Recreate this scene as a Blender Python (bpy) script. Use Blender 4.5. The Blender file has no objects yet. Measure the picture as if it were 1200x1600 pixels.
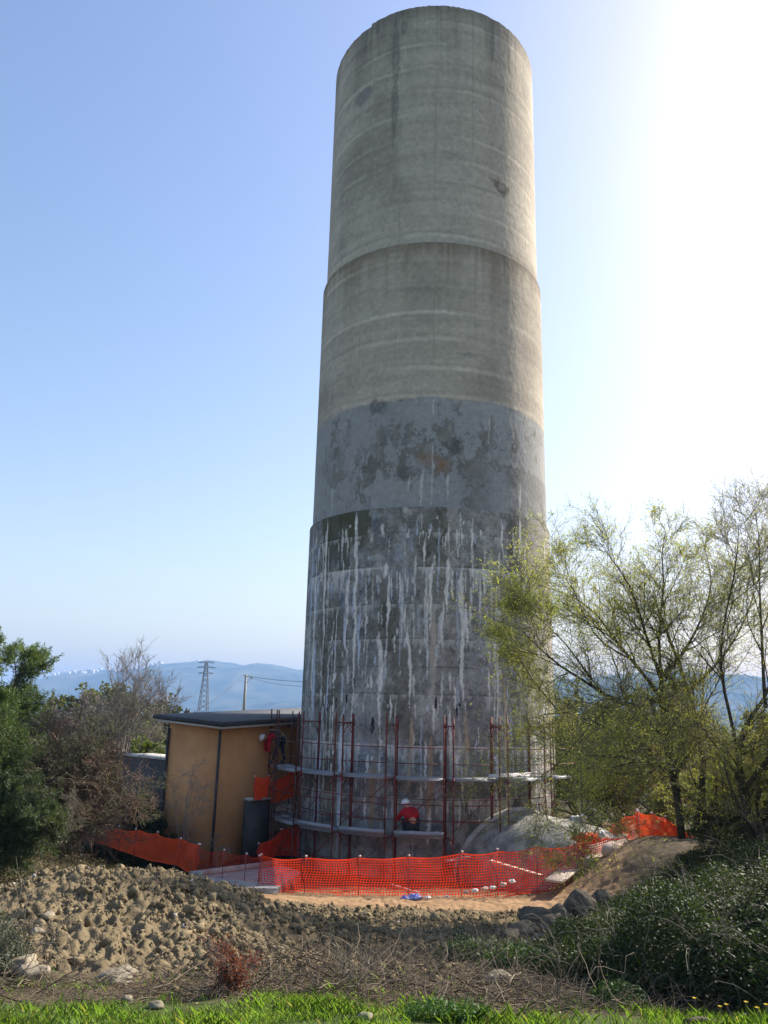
import bpy, math, random
import numpy as np
from math import sin, cos, tan, atan, atan2, pi, radians, sqrt, hypot, asin
from mathutils import Vector, Matrix

S = bpy.context.scene
COL = S.collection
rng = np.random.default_rng(7)
random.seed(7)

# ------------------------------------------------------------------ camera
F = 1247.0; P = radians(13.88); RO = radians(1.4); CZ = 5.85
f0 = np.array([0, cos(P), sin(P)]); u0 = np.array([0, -sin(P), cos(P)]); r0 = np.array([1., 0, 0])
CR = cos(RO)*r0 + sin(RO)*u0; CU = cos(RO)*u0 - sin(RO)*r0
CC = np.array([0, 0, CZ])
cam = bpy.data.cameras.new('camera'); cam_o = bpy.data.objects.new('camera', cam); COL.objects.link(cam_o)
cam.sensor_fit = 'VERTICAL'; cam.sensor_height = 36; cam.lens = F/1600*36
cam.clip_start = 0.1; cam.clip_end = 20000
M4 = Matrix(((CR[0], CU[0], -f0[0], 0), (CR[1], CU[1], -f0[1], 0), (CR[2], CU[2], -f0[2], CZ), (0, 0, 0, 1)))
cam_o.matrix_world = M4
S.camera = cam_o
S.render.resolution_x = 768; S.render.resolution_y = 1024

# ------------------------------------------------------------------ light
SUN_AZ = radians(55)      # to the right of the view direction (+Y)
SUN_EL = radians(37)
w = bpy.data.worlds.new('World'); S.world = w; w.use_nodes = True
nt = w.node_tree; nt.nodes.clear()
sky = nt.nodes.new('ShaderNodeTexSky'); sky.sky_type = 'NISHITA'; sky.sun_disc = False
sky.sun_elevation = SUN_EL; sky.sun_rotation = SUN_AZ
sky.air_density = 1.4; sky.dust_density = 1.8; sky.ozone_density = 1.0; sky.altitude = 100
bg = nt.nodes.new('ShaderNodeBackground'); bg.inputs[1].default_value = 0.105
out = nt.nodes.new('ShaderNodeOutputWorld')
tint = nt.nodes.new('ShaderNodeMix'); tint.data_type = 'RGBA'; tint.blend_type = 'MULTIPLY'; tint.clamp_result = False
tint.inputs['Factor'].default_value = 1; tint.inputs['B'].default_value = (1.05, .965, 1.04, 1)
hs = nt.nodes.new('ShaderNodeHueSaturation'); hs.inputs['Saturation'].default_value = 1.12
nt.links.new(sky.outputs[0], hs.inputs['Color']); nt.links.new(hs.outputs[0], tint.inputs['A']); nt.links.new(tint.outputs['Result'], bg.inputs[0]); nt.links.new(bg.outputs[0], out.inputs[0])
sl = bpy.data.lights.new('sun', 'SUN'); sl.energy = 5.0; sl.angle = radians(0.55); sl.color = (1, .93, .83)
so = bpy.data.objects.new('sun', sl); COL.objects.link(so)
sdir = Vector((sin(SUN_AZ)*cos(SUN_EL), cos(SUN_AZ)*cos(SUN_EL), sin(SUN_EL)))
so.rotation_euler = sdir.to_track_quat('Z', 'Y').to_euler(); so.location = (20, 0, 50)
S.view_settings.view_transform = 'Standard'; S.view_settings.look = 'None'
S.view_settings.exposure = 1.0; S.view_settings.gamma = 1

# ------------------------------------------------------------------ helpers
def ray(x, y):
    d = f0*F + CR*(x-600) - CU*(y-800); return d/np.linalg.norm(d)
def at(x, y, Y):
    d = ray(x, y); return CC + d*Y/d[1]
def cylpt(x, y, cx, cy, r):
    d = ray(x, y); o = CC[:2]-np.array([cx, cy]); a = d[:2]@d[:2]; b = o@d[:2]; c = o@o-r*r; D = b*b-a*c
    if D < 0: return None
    return CC+d*((-b-sqrt(D))/a)

def _h(ix, iy, iz, seed):
    n = (ix.astype(np.int64)*374761393 + iy.astype(np.int64)*668265263 + iz.astype(np.int64)*2147483647 + seed*974634777) & 0xffffffff
    n = (n ^ (n >> 13))*1274126177 & 0xffffffff
    n = (n ^ (n >> 16))*2246822519 & 0xffffffff
    return ((n ^ (n >> 15)) & 0xffffff)/float(0xffffff)
def vn(x, y, seed=0):
    x = np.asarray(x, float); y = np.asarray(y, float)
    ix = np.floor(x); iy = np.floor(y); fx = x-ix; fy = y-iy
    fx = fx*fx*(3-2*fx); fy = fy*fy*(3-2*fy); z = np.zeros_like(ix)
    a = _h(ix, iy, z, seed); b = _h(ix+1, iy, z, seed); c = _h(ix, iy+1, z, seed); d = _h(ix+1, iy+1, z, seed)
    return (a*(1-fx)+b*fx)*(1-fy)+(c*(1-fx)+d*fx)*fy
def fbm(x, y, oct=4, seed=0, gain=.5):
    s = 0; a = 1; t = 0
    for i in range(oct):
        s = s + a*vn(x*2**i+i*17.3, y*2**i+i*9.1, seed+i); t += a; a *= gain
    return s/t
def sst(a, b, x):
    t = np.clip((x-a)/(b-a), 0, 1); return t*t*(3-2*t)
def lerp(a, b, t):
    return a*(1-t)+b*t

def tag(o, label=None, cat=None, group=None, kind=None):
    if label: o['label'] = label
    if cat: o['category'] = cat
    if group: o['group'] = group
    if kind: o['kind'] = kind
    return o
def empty(name, loc=(0, 0, 0), rz=0):
    o = bpy.data.objects.new(name, None); COL.objects.link(o); o.location = loc; o.rotation_euler = (0, 0, rz)
    o.empty_display_size = .2
    return o

class MB:
    def __init__(s): s.v = []; s.f = []; s.n = 0; s.c = []; s.m = []
    def add(s, v, f, col=None, mi=0):
        v = np.asarray(v, float).reshape(-1, 3); f = np.asarray(f, int)
        if len(f) == 0: return s
        s.v.append(v); s.f.append(f+s.n); s.n += len(v)
        s.m.append(np.full(len(f), mi))
        if col is None: col = np.ones((len(v), 3))
        col = np.asarray(col, float)
        if col.ndim == 1: col = np.tile(col, (len(v), 1))
        s.c.append(col); return s
    def box(s, c, size, rz=0, rot=None, mi=0):
        x, y, z = np.array(size)/2.
        v = np.array([(i*x, j*y, k*z) for i in (-1, 1) for j in (-1, 1) for k in (-1, 1)])
        if rot is not None: v = v @ np.array(rot).T
        elif rz:
            c_, s_ = cos(rz), sin(rz); v = v @ np.array([[c_, s_, 0], [-s_, c_, 0], [0, 0, 1]])
        f = [(0, 1, 3, 2), (4, 6, 7, 5), (0, 4, 5, 1), (2, 3, 7, 6), (0, 2, 6, 4), (1, 5, 7, 3)]
        return s.add(v+np.array(c), f, mi=mi)
    def beam(s, a, b, wd, ht, mi=0, up=(0, 0, 1)):
        a = np.array(a, float); b = np.array(b, float); d = b-a; L = np.linalg.norm(d); d /= L
        u = np.array(up, float); sd = np.cross(d, u); sd /= np.linalg.norm(sd); u = np.cross(sd, d)
        return s.box((a+b)/2, (L, wd, ht), rot=np.stack([d, sd, u], 1), mi=mi)
    def tube(s, pts, r, n=8, caps=True, mi=0, col=None):
        pts = np.array(pts, float); K = len(pts); r = np.broadcast_to(np.array(r, float), (K,))
        return s.tubes(pts[None], r[None], n, caps, mi, col)
    def tubes(s, P_, R_, n=4, caps=False, mi=0, col=None):
        # P_ (B,K,3) R_ (B,K)
        P_ = np.asarray(P_, float); R_ = np.asarray(R_, float); B, K, _ = P_.shape
        T = np.gradient(P_, axis=1); T /= (np.linalg.norm(T, axis=2, keepdims=True)+1e-9)
        T0 = T.mean(1); ref = np.where(np.abs(T0[:, 2:3]) > .8, np.array([[1., 0, 0]]), np.array([[0, 0, 1.]]))
        ref = np.repeat(ref[:, None], K, 1)
        A = np.cross(T, ref); A /= (np.linalg.norm(A, axis=2, keepdims=True)+1e-9); Bv = np.cross(T, A)
        an = np.arange(n)*2*pi/n
        V = P_[:, :, None]+R_[:, :, None, None]*(A[:, :, None]*np.cos(an)[None, None, :, None]+Bv[:, :, None]*np.sin(an)[None, None, :, None])
        i = np.arange(B)[:, None, None]*K*n+np.arange(K-1)[None, :, None]*n+np.arange(n)[None, None]
        j = np.arange(B)[:, None, None]*K*n+np.arange(K-1)[None, :, None]*n+((np.arange(n)+1) % n)[None, None]
        f = np.stack([i, i+n, j+n, j], -1).reshape(-1, 4)
        c = None if col is None else (np.repeat(np.asarray(col), K*n, 0) if np.ndim(col) == 2 else col)
        s.add(V.reshape(-1, 3), f, c, mi)
        if caps:
            for b in range(B):
                o = b*K*n; s.f.append(np.array([list(range(o, o+n))])+s.n-B*K*n); s.m.append(np.array([mi]))
                o = b*K*n+(K-1)*n; s.f.append(np.array([list(range(o+n-1, o-1, -1))])+s.n-B*K*n); s.m.append(np.array([mi]))
        return s
    def lathe(s, c, prof, n=24, mi=0, axis=None):
        prof = np.array(prof, float); K = len(prof); an = np.arange(n)*2*pi/n
        v = np.stack([prof[:, 0:1]*np.cos(an), prof[:, 0:1]*np.sin(an), np.repeat(prof[:, 1:2], n, 1)], -1).reshape(-1, 3)
        i = np.arange(K-1)[:, None]*n+np.arange(n)[None]; j = np.arange(K-1)[:, None]*n+((np.arange(n)+1) % n)[None]
        f = np.stack([i, j, j+n, i+n], -1).reshape(-1, 4)
        if axis is not None:
            q = Vector(axis).to_track_quat('Z', 'Y').to_matrix(); v = v @ np.array(q).T
        return s.add(v+np.array(c), f, mi=mi)
    def leaves(s, Pn, D, L, W, mi=0, col=None, N=None, fold=0.0):
        # diamond leaves; Pn (N,3) base, D (N,3) dir, L, W arrays
        n = len(Pn); D = D/(np.linalg.norm(D, axis=1, keepdims=True)+1e-9)
        if N is None: N = rng.normal(size=(n, 3))
        sd = np.cross(D, N); sd /= (np.linalg.norm(sd, axis=1, keepdims=True)+1e-9)
        L = np.broadcast_to(L, (n,))[:, None]; W = np.broadcast_to(W, (n,))[:, None]
        V = np.stack([Pn, Pn+D*L*.45+sd*W*.5, Pn+D*L, Pn+D*L*.45-sd*W*.5], 1)
        f = np.arange(n*4).reshape(n, 4)
        c = None if col is None else np.repeat(col, 4, 0)
        return s.add(V.reshape(-1, 3), f, c, mi)
    def build(s, name, mats, parent=None, smooth=False, loc=None):
        me = bpy.data.meshes.new(name)
        v = np.concatenate(s.v)
        if loc is not None: v = v-np.array(loc)
        me.vertices.add(len(v)); me.vertices.foreach_set('co', v.astype(np.float32).ravel())
        lt = np.concatenate([np.full(len(f), f.shape[1]) for f in s.f]).astype(np.int32)
        lv = np.concatenate([f.ravel() for f in s.f]).astype(np.int32)
        me.loops.add(len(lv)); me.loops.foreach_set('vertex_index', lv)
        me.polygons.add(len(lt)); ls = np.concatenate([[0], np.cumsum(lt)[:-1]]).astype(np.int32)
        me.polygons.foreach_set('loop_start', ls); me.polygons.foreach_set('loop_total', lt)
        me.polygons.foreach_set('material_index', np.concatenate(s.m).astype(np.int32))
        if smooth: me.polygons.foreach_set('use_smooth', np.ones(len(lt), bool))
        c = np.concatenate(s.c)
        if not np.all(c == 1):
            at_ = me.color_attributes.new('Col', 'FLOAT_COLOR', 'POINT')
            cc = np.ones((len(c), 4), np.float32); cc[:, :3] = c; at_.data.foreach_set('color', cc.ravel())
        me.update(); me.validate()
        if not isinstance(mats, (list, tuple)): mats = [mats]
        for m in mats: me.materials.append(m)
        o = bpy.data.objects.new(name, me); COL.objects.link(o)
        if parent: o.parent = parent
        if loc is not None: o.location = loc
        return o

# ------------------------------------------------------------------ materials
def mat(name, col=(.5, .5, .5), rough=.8, noise=0.25, nscale=6, bump=.2, bscale=30, metal=0, attr=False, trans=0, transcol=None, spec=.3, col2=None):
    m = bpy.data.materials.new(name); m.use_nodes = True; t = m.node_tree; N = t.nodes; Lk = t.links
    b = N['Principled BSDF']; b.inputs['Roughness'].default_value = rough; b.inputs['Metallic'].default_value = metal
    b.inputs['Specular IOR Level'].default_value = spec
    tc = N.new('ShaderNodeTexCoord')
    nz = N.new('ShaderNodeTexNoise'); nz.inputs['Scale'].default_value = nscale; nz.inputs['Detail'].default_value = 6; nz.inputs['Roughness'].default_value = .65
    Lk.new(tc.outputs['Object'], nz.inputs['Vector'])
    mix = N.new('ShaderNodeMix'); mix.data_type = 'RGBA'; mix.blend_type = 'MULTIPLY' if col2 is None else 'MIX'
    if attr:
        a = N.new('ShaderNodeAttribute'); a.attribute_name = 'Col'; src = a.outputs['Color']
    else:
        rgb = N.new('ShaderNodeRGB'); rgb.outputs[0].default_value = (*col, 1); src = rgb.outputs[0]
    Lk.new(src, mix.inputs['A'])
    if col2 is None:
        mr = N.new('ShaderNodeMapRange'); mr.inputs['From Min'].default_value = .3; mr.inputs['From Max'].default_value = .7
        mr.inputs['To Min'].default_value = 1-noise; mr.inputs['To Max'].default_value = 1+noise
        Lk.new(nz.outputs['Fac'], mr.inputs['Value'])
        cb = N.new('ShaderNodeCombineColor')
        for k in range(3): Lk.new(mr.outputs[0], cb.inputs[k])
        mix.inputs['Factor'].default_value = 1; mix.clamp_result = False
        Lk.new(cb.outputs[0], mix.inputs['B'])
    else:
        mr = N.new('ShaderNodeMapRange'); mr.inputs['From Min'].default_value = .42; mr.inputs['From Max'].default_value = .58
        Lk.new(nz.outputs['Fac'], mr.inputs['Value']); Lk.new(mr.outputs[0], mix.inputs['Factor']); mix.inputs['B'].default_value = (*col2, 1)
    Lk.new(mix.outputs['Result'], b.inputs['Base Color'])
    if bump:
        n2 = N.new('ShaderNodeTexNoise'); n2.inputs['Scale'].default_value = bscale; n2.inputs['Detail'].default_value = 5
        Lk.new(tc.outputs['Object'], n2.inputs['Vector'])
        bp = N.new('ShaderNodeBump'); bp.inputs['Strength'].default_value = bump; bp.inputs['Distance'].default_value = .02
        Lk.new(n2.outputs['Fac'], bp.inputs['Height']); Lk.new(bp.outputs[0], b.inputs['Normal'])
    if trans:
        tr = N.new('ShaderNodeBsdfTranslucent'); ms = N.new('ShaderNodeMixShader'); ms.inputs[0].default_value = trans
        g = N.new('ShaderNodeMix'); g.data_type = 'RGBA'; g.blend_type = 'MULTIPLY'; g.inputs['Factor'].default_value = 1
        g.inputs['B'].default_value = (*(transcol or (1, 1, 1)), 1); g.clamp_result = False
        Lk.new(mix.outputs['Result'], g.inputs['A']); Lk.new(g.outputs['Result'], tr.inputs[0])
        Lk.new(b.outputs[0], ms.inputs[1]); Lk.new(tr.outputs[0], ms.inputs[2]); Lk.new(ms.outputs[0], N['Material Output'].inputs[0])
    return m

m_tower = mat('weathered_concrete', attr=True, rough=.93, noise=.10, nscale=5, bump=.35, bscale=12, spec=.15)
m_ground = mat('earth', attr=True, rough=.95, noise=.25, nscale=9, bump=.6, bscale=35, spec=.1)
m_hill = mat('hill_cover', attr=True, rough=1, noise=.15, nscale=.02, bump=0, spec=0)
m_clod = mat('soil_clod', attr=True, rough=.97, noise=.3, nscale=14, bump=.8, bscale=40, spec=.08)
m_rock = mat('pale_rock', (.26, .22, .155), noise=.35, nscale=7, bump=.8, bscale=14, spec=.15)
m_rock_d = mat('grey_boulder', (.12, .10, .07), noise=.45, nscale=4, bump=.9, bscale=9, spec=.15)
m_orange = mat('orange_stucco', (.60, .29, .115), noise=.16, nscale=.9, bump=.3, bscale=60)
m_conc = mat('grey_concrete', (.30, .30, .285), noise=.3, nscale=2.5, bump=.4, bscale=15)
m_conc_l = mat('pale_concrete', (.42, .40, .35), noise=.3, nscale=2, bump=.5, bscale=12)
m_conc_d = mat('dark_grey_concrete', (.055, .053, .048), noise=.4, nscale=2.5, bump=.4, bscale=12)  # darkest of the concrete greys, for the two walls
m_roof = mat('dark_roof', (.045, .045, .045), rough=.7, noise=.3)
m_rooftop = mat('roof_felt', (.12, .12, .12), rough=.9, noise=.2)
m_white = mat('white_paint', (.6, .6, .58), rough=.6, noise=.1)
m_rust = mat('red_oxide_steel', (.20, .035, .03), rough=.6, noise=.45, nscale=9, col2=(.09, .035, .022), spec=.3)
m_rustd = mat('brown_rusty_steel', (.10, .045, .032), rough=.75, noise=.4, nscale=8)
m_galv = mat('galvanised_deck', (.30, .31, .32), rough=.5, metal=.25, noise=.15, nscale=5)
m_net = mat('orange_netting', (.80, .06, .022), rough=.5, noise=.15, nscale=3, bump=0, trans=.35, transcol=(1.1, 1.2, 1.0))
m_net_lit = mat('dense_netting_lit_tone', (.98, .13, .035), rough=.5, noise=.12, nscale=3, bump=0, trans=.5, transcol=(1.05, 1.3, 1.0))  # dense nets: sunlit look put into a brighter, more translucent orange
m_post = mat('fence_post', (.25, .05, .04), rough=.6)
m_cap = mat('post_cap', (.75, .55, .52), rough=.5)
m_bark = mat('dark_bark', (.075, .065, .045), noise=.45, nscale=10, bump=.9, bscale=30, spec=.1)
m_twig = mat('pale_twig', (.15, .13, .09), noise=.3, bump=0)
m_twig_r = mat('reddish_twig', (.19, .125, .085), noise=.35, nscale=2, bump=0)
m_twig_g = mat('grey_twig', (.23, .20, .165), noise=.3, bump=0)
m_leaf_w = mat('willow_leaf', attr=True, rough=.5, noise=.2, nscale=2, bump=0, trans=.5, transcol=(1.5, 1.45, .7), spec=.3)
m_leaf = mat('leaf', attr=True, rough=.55, noise=.3, nscale=1.5, bump=0, trans=.3, transcol=(1.5, 1.6, .7), spec=.2)
m_grass = mat('grass_blade', attr=True, rough=.5, noise=.2, nscale=2, bump=0, trans=.5, transcol=(1.4, 1.7, .6), spec=.3)
m_wood = mat('pale_board', (.55, .44, .34), noise=.25, nscale=4, bump=.3)
m_black = mat('dark_metal', (.05, .05, .055), rough=.6)
m_pylon = mat('galvanised_lattice', (.10, .11, .12), rough=.7, bump=0)
m_pole = mat('concrete_pole', (.32, .30, .27), bump=.1)
m_skin = mat('skin', (.45, .24, .16), rough=.6, noise=.05)
m_red = mat('red_jacket_cloth', (.42, .012, .02), rough=.85, noise=.2)
m_dark = mat('dark_work_cloth', (.025, .03, .04), rough=.9, noise=.3)
m_helm = mat('white_helmet', (.8, .8, .8), rough=.3, noise=.02, bump=0)
m_strap = mat('harness_webbing', (.35, .30, .22), rough=.8)
m_plastic = mat('white_plastic', (.75, .70, .66), rough=.4, noise=.2)
m_blue = mat('blue_plastic_bag', (.10, .16, .65), rough=.35, noise=.4, col2=(.5, .52, .75), nscale=12)
m_sack = mat('beige_sack', (.48, .36, .27), rough=.85, noise=.25, nscale=3)
m_house = mat('pale_house_wall', (.8, .76, .7), bump=0)
m_tile = mat('red_roof_tile', (.6, .45, .38), bump=0)

# ------------------------------------------------------------------ terrain
PY = np.array([-30, 0, 5.5, 8, 12, 18, 22, 25, 27, 30, 45, 60, 90, 140, 300, 1000, 30000.])
PZ = np.array([4.2, 4.0, 3.85, 3.35, 2.45, 1.5, 1.0, .75, .4, .2, .15, -.3, -2, -6, -16, -28, -28])
def terrain(x, y, detail=True):
    x = np.asarray(x, float); y = np.asarray(y, float)
    z = np.interp(y, PY, PZ)
    wl = np.exp(-((x+11.5)/5.0)**2-((y-19.5)/5.5)**2)*2.1
    z = z+wl
    pile = .90*np.exp(-(np.abs((x+4.0)/2.5))**2.6-(np.abs((y-13.6)/3.2))**2.4)+.16*np.exp(-((x+.3)/2.6)**2-((y-14.5)/2.5)**2)
    z = z+pile
    rb = sst(4.6, 8.2, x+(y-24)*.08)*sst(8, 14, y)*(1-sst(45, 70, y))*1.6
    z = z+rb
    z = z+sst(2.5, 5.5, x)*sst(5.5, 8, y)*(1-sst(12, 18, y))*.5
    z = z+(fbm(x/3, y/3, 3, 5)-.5)*.25*sst(3, 9, y)
    if detail:
        dist = np.hypot(x, y)
        near = 1-sst(30, 45, dist)
        soil = soilmask(x, y)
        b = np.abs(vn(x*2.3, y*2.3, 11)-.5)*2; b2 = np.abs(vn(x*5.1+3, y*5.1, 12)-.5)*2; b3 = np.abs(vn(x*11+1, y*11, 13)-.5)*2; b4 = vn(x*22, y*22, 14)
        z = z+near*(soil*(.09*(1-b)+.10*(1-b2)**1.5+.09*(1-b3)**1.3+.05*b4-.16)+(1-soil)*(.07*(fbm(x*1.7, y*1.7, 4, 21)-.5)+sst(7.5, 9, y)*(.045*(1-b2)+.035*(1-b3)-.04)))
        z = z+sst(60, 200, y)*(fbm(x/60, y/60, 3, 31)-.5)*3*(1-sst(500, 900, y))
    return z
def soilmask(x, y):
    n = (fbm(x/1.3, y/1.3, 3, 41)-.5)*1.6
    a = sst(8.4, 9.6, y+n)*(1-sst(20.5, 21.8, y+n*.5))*(1-sst(.5, 3.5, x+n-(y-12)*.35))*sst(-9, -7, x+n)
    a = a*(1-sst(0, .9, y-(12.6+(x+7)*.95)+n*.5)*(x < -2.9))
    return a
def cols_ground(x, y, z):
    n1 = fbm(x*.8, y*.8, 4, 51)[:, None]; n2 = fbm(x*4, y*4, 3, 52)[:, None]
    def c(*a): return np.array(a)[None]
    grass = lerp(c(.035, .05, .015), c(.07, .09, .025), n2)
    brown = lerp(c(.06, .047, .03), c(.13, .10, .062), n1)
    soil = lerp(c(.11, .085, .048), c(.20, .155, .09), np.clip(n1*.6+n2*.5, 0, 1))
    sand = lerp(c(.22, .135, .07), c(.36, .235, .13), n2)
    green = lerp(c(.04, .038, .02), c(.09, .07, .042), n1)
    field = lerp(c(.06, .09, .03), c(.16, .15, .07), fbm(x/40, y/25, 3, 55)[:, None])
    k = brown
    n = (n1[:, 0]-.5)*1.5
    k = lerp(k, grass, (1-sst(6.6, 7.6, y+n))[:, None])
    k = lerp(k, soil, soilmask(x, y)[:, None])
    k = lerp(k, sand, (sst(20.6, 22, y+n)*(1-sst(23.9, 25.0, y-np.clip(x-4.5, 0, 6)*2))*sst(-5.5, -4.4, x+n)*(1-sst(6.2, 7.6, x+n-(y-24)*.3)))[:, None])
    k = lerp(k, green, (sst(31, 33, y+n)*(1-sst(60, 90, y)))[:, None])
    k = lerp(k, green, (sst(-3.0, -5.0, x+n)*sst(13, 15.5, y+n))[:, None])
    k = lerp(k, green, (sst(3.2, 5.0, x+n)*sst(8, 11, y)*(1-sst(19.5, 22, y+n)))[:, None])
    k = lerp(k, field, sst(60, 90, y)[:, None])
    return k
def h(x, y): return float(terrain(np.array([x]), np.array([y]))[0])

rr = np.concatenate([[0.3, 1, 2], np.geomspace(3, 45, 760), np.geomspace(46, 9000, 140)])
az = np.concatenate([np.linspace(-180, -42, 60, endpoint=False), np.linspace(-42, 42, 640), np.linspace(42, 180, 60)[1:]])
az = np.radians(az)
RRm, AZm = np.meshgrid(rr, az, indexing='ij')
X = (RRm*np.sin(AZm)).ravel(); Y = (RRm*np.cos(AZm)).ravel(); Z = terrain(X, Y)
nr, na = len(rr), len(az)
i = (np.arange(nr-1)[:, None]*na+np.arange(na-1)[None]).ravel()
g = MB(); g.add(np.stack([X, Y, Z], 1), np.stack([i, i+1, i+na+1, i+na], 1)[:, ::-1], cols_ground(X, Y, Z))
g.add(np.array([[X[k], Y[k], Z[k]] for k in range(na)]+[[0, 0, Z[0]]]), [[k+1, k, na] for k in range(na-1)], cols_ground(X[:1], Y[:1], Z[:1])[0])
tag(g.build('ground', m_ground, smooth=True), kind='structure')

# hills far away
def hill(name, pts, Yd, depth, seed, base=-40):
    # pts: skyline pixels; a ridge of its own real size and depth
    xs = []; zs = []
    for (px, py) in pts:
        p = at(px, py, Yd); xs.append(p[0]); zs.append(p[2])
    U = np.linspace(xs[0], xs[-1], 260); V = np.linspace(-1, 1, 90)
    ridge = np.interp(U, xs, zs)
    UU, VV = np.meshgrid(U, V, indexing='ij')
    rz = np.repeat(ridge[:, None], 90, 1)
    prof = np.cos(VV*pi/2)**1.2
    zz = base+(rz-base)*prof
    zz += (fbm(UU/260, VV*4+3, 5, seed)-.5)*110*np.sin(np.clip(1-np.abs(VV), 0, 1)*pi)*.9*(VV < 0)
    zz += (fbm(UU/30, VV*40, 3, seed+3)-.5)*9*(prof > .02)
    yy = Yd+VV*depth
    n1 = fbm(UU/120, VV*14, 5, seed+5).ravel()[:, None]
    n1 = np.clip((n1-.35)*3, 0, 1)
    col = lerp(np.array([[.03, .05, .03]]), np.array([[.13, .13, .085]]), n1*.8)
    i = (np.arange(259)[:, None]*90+np.arange(89)[None]).ravel()
    m = MB(); m.add(np.stack([UU.ravel(), yy.ravel(), zz.ravel()], 1), np.stack([i, i+90, i+91, i+1], 1), col)
    o = m.build(name, m_hill, smooth=True); tag(o, kind='structure')
    def hz(x, v):
        a = np.interp(x, U, np.arange(260)); k = int((v+1)/2*89)
        return U[int(a)], yy[int(a), k], zz[int(a), k]
    return hz
hz = hill('hill', [(-260, 1108), (-60, 1098), (40, 1092), (75, 1076), (115, 1056), (150, 1051), (190, 1048), (250, 1040), (300, 1035), (335, 1033), (372, 1038), (385, 1041), (405, 1037), (440, 1041), (475, 1049), (560, 1062), (700, 1072), (830, 1084), (900, 1108)], 5200, 1500, 3)
hill('hill', [(560, 1120), (700, 1085), (800, 1070), (880, 1062), (960, 1055), (1040, 1050), (1120, 1058), (1200, 1066), (1300, 1060), (1500, 1090), (1700, 1130)], 4300, 1300, 23)
hill('hill', [(300, 1112), (420, 1104), (480, 1094), (560, 1085), (700, 1090), (850, 1098), (950, 1110)], 3900, 700, 33)

# houses on the hillside
hm = []
for k in range(60):
    pxh = random.choice([random.gauss(235, 28), random.gauss(165, 40), random.gauss(150, 20)])
    x = at(pxh, 1050, 5200)[0]; v = -random.choice([.04, .1, .16, .22, .3, .36])*random.uniform(.7, 1.2)
    X_, Y_, Z_ = hz(x, v)
    s = random.uniform(8, 17); hh = random.uniform(8, 15)
    hm.append((X_, Y_, Z_, s, hh))
for k, (X_, Y_, Z_, s, hh) in enumerate(hm):
    o = empty('hillside_house', (X_, Y_-4, Z_+2))
    b = MB(); b.box((0, 0, hh/2-4), (s*1.5, s, hh+8)); b.build('wall', m_house, o)
    q = MB(); a = s*.8; q.add([(-a, -s*.55, hh+.05), (a, -s*.55, hh+.05), (a, s*.55, hh+.05), (-a, s*.55, hh+.05), (-a, 0, hh+2.6), (a, 0, hh+2.6)], [(0, 1, 5, 4), (2, 3, 4, 5)]); q.add([(-a, -s*.55, hh+.05), (-a, s*.55, hh+.05), (-a, 0, hh+2.6), (a, -s*.55, hh+.05), (a, s*.55, hh+.05), (a, 0, hh+2.6)], [(0, 2, 1), (3, 4, 5)])
    q.build('roof', m_tile, o)
    tag(o, 'tiny pale house of the town scattered along the far blue hill', 'house', 'houses on the far hillside')

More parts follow.
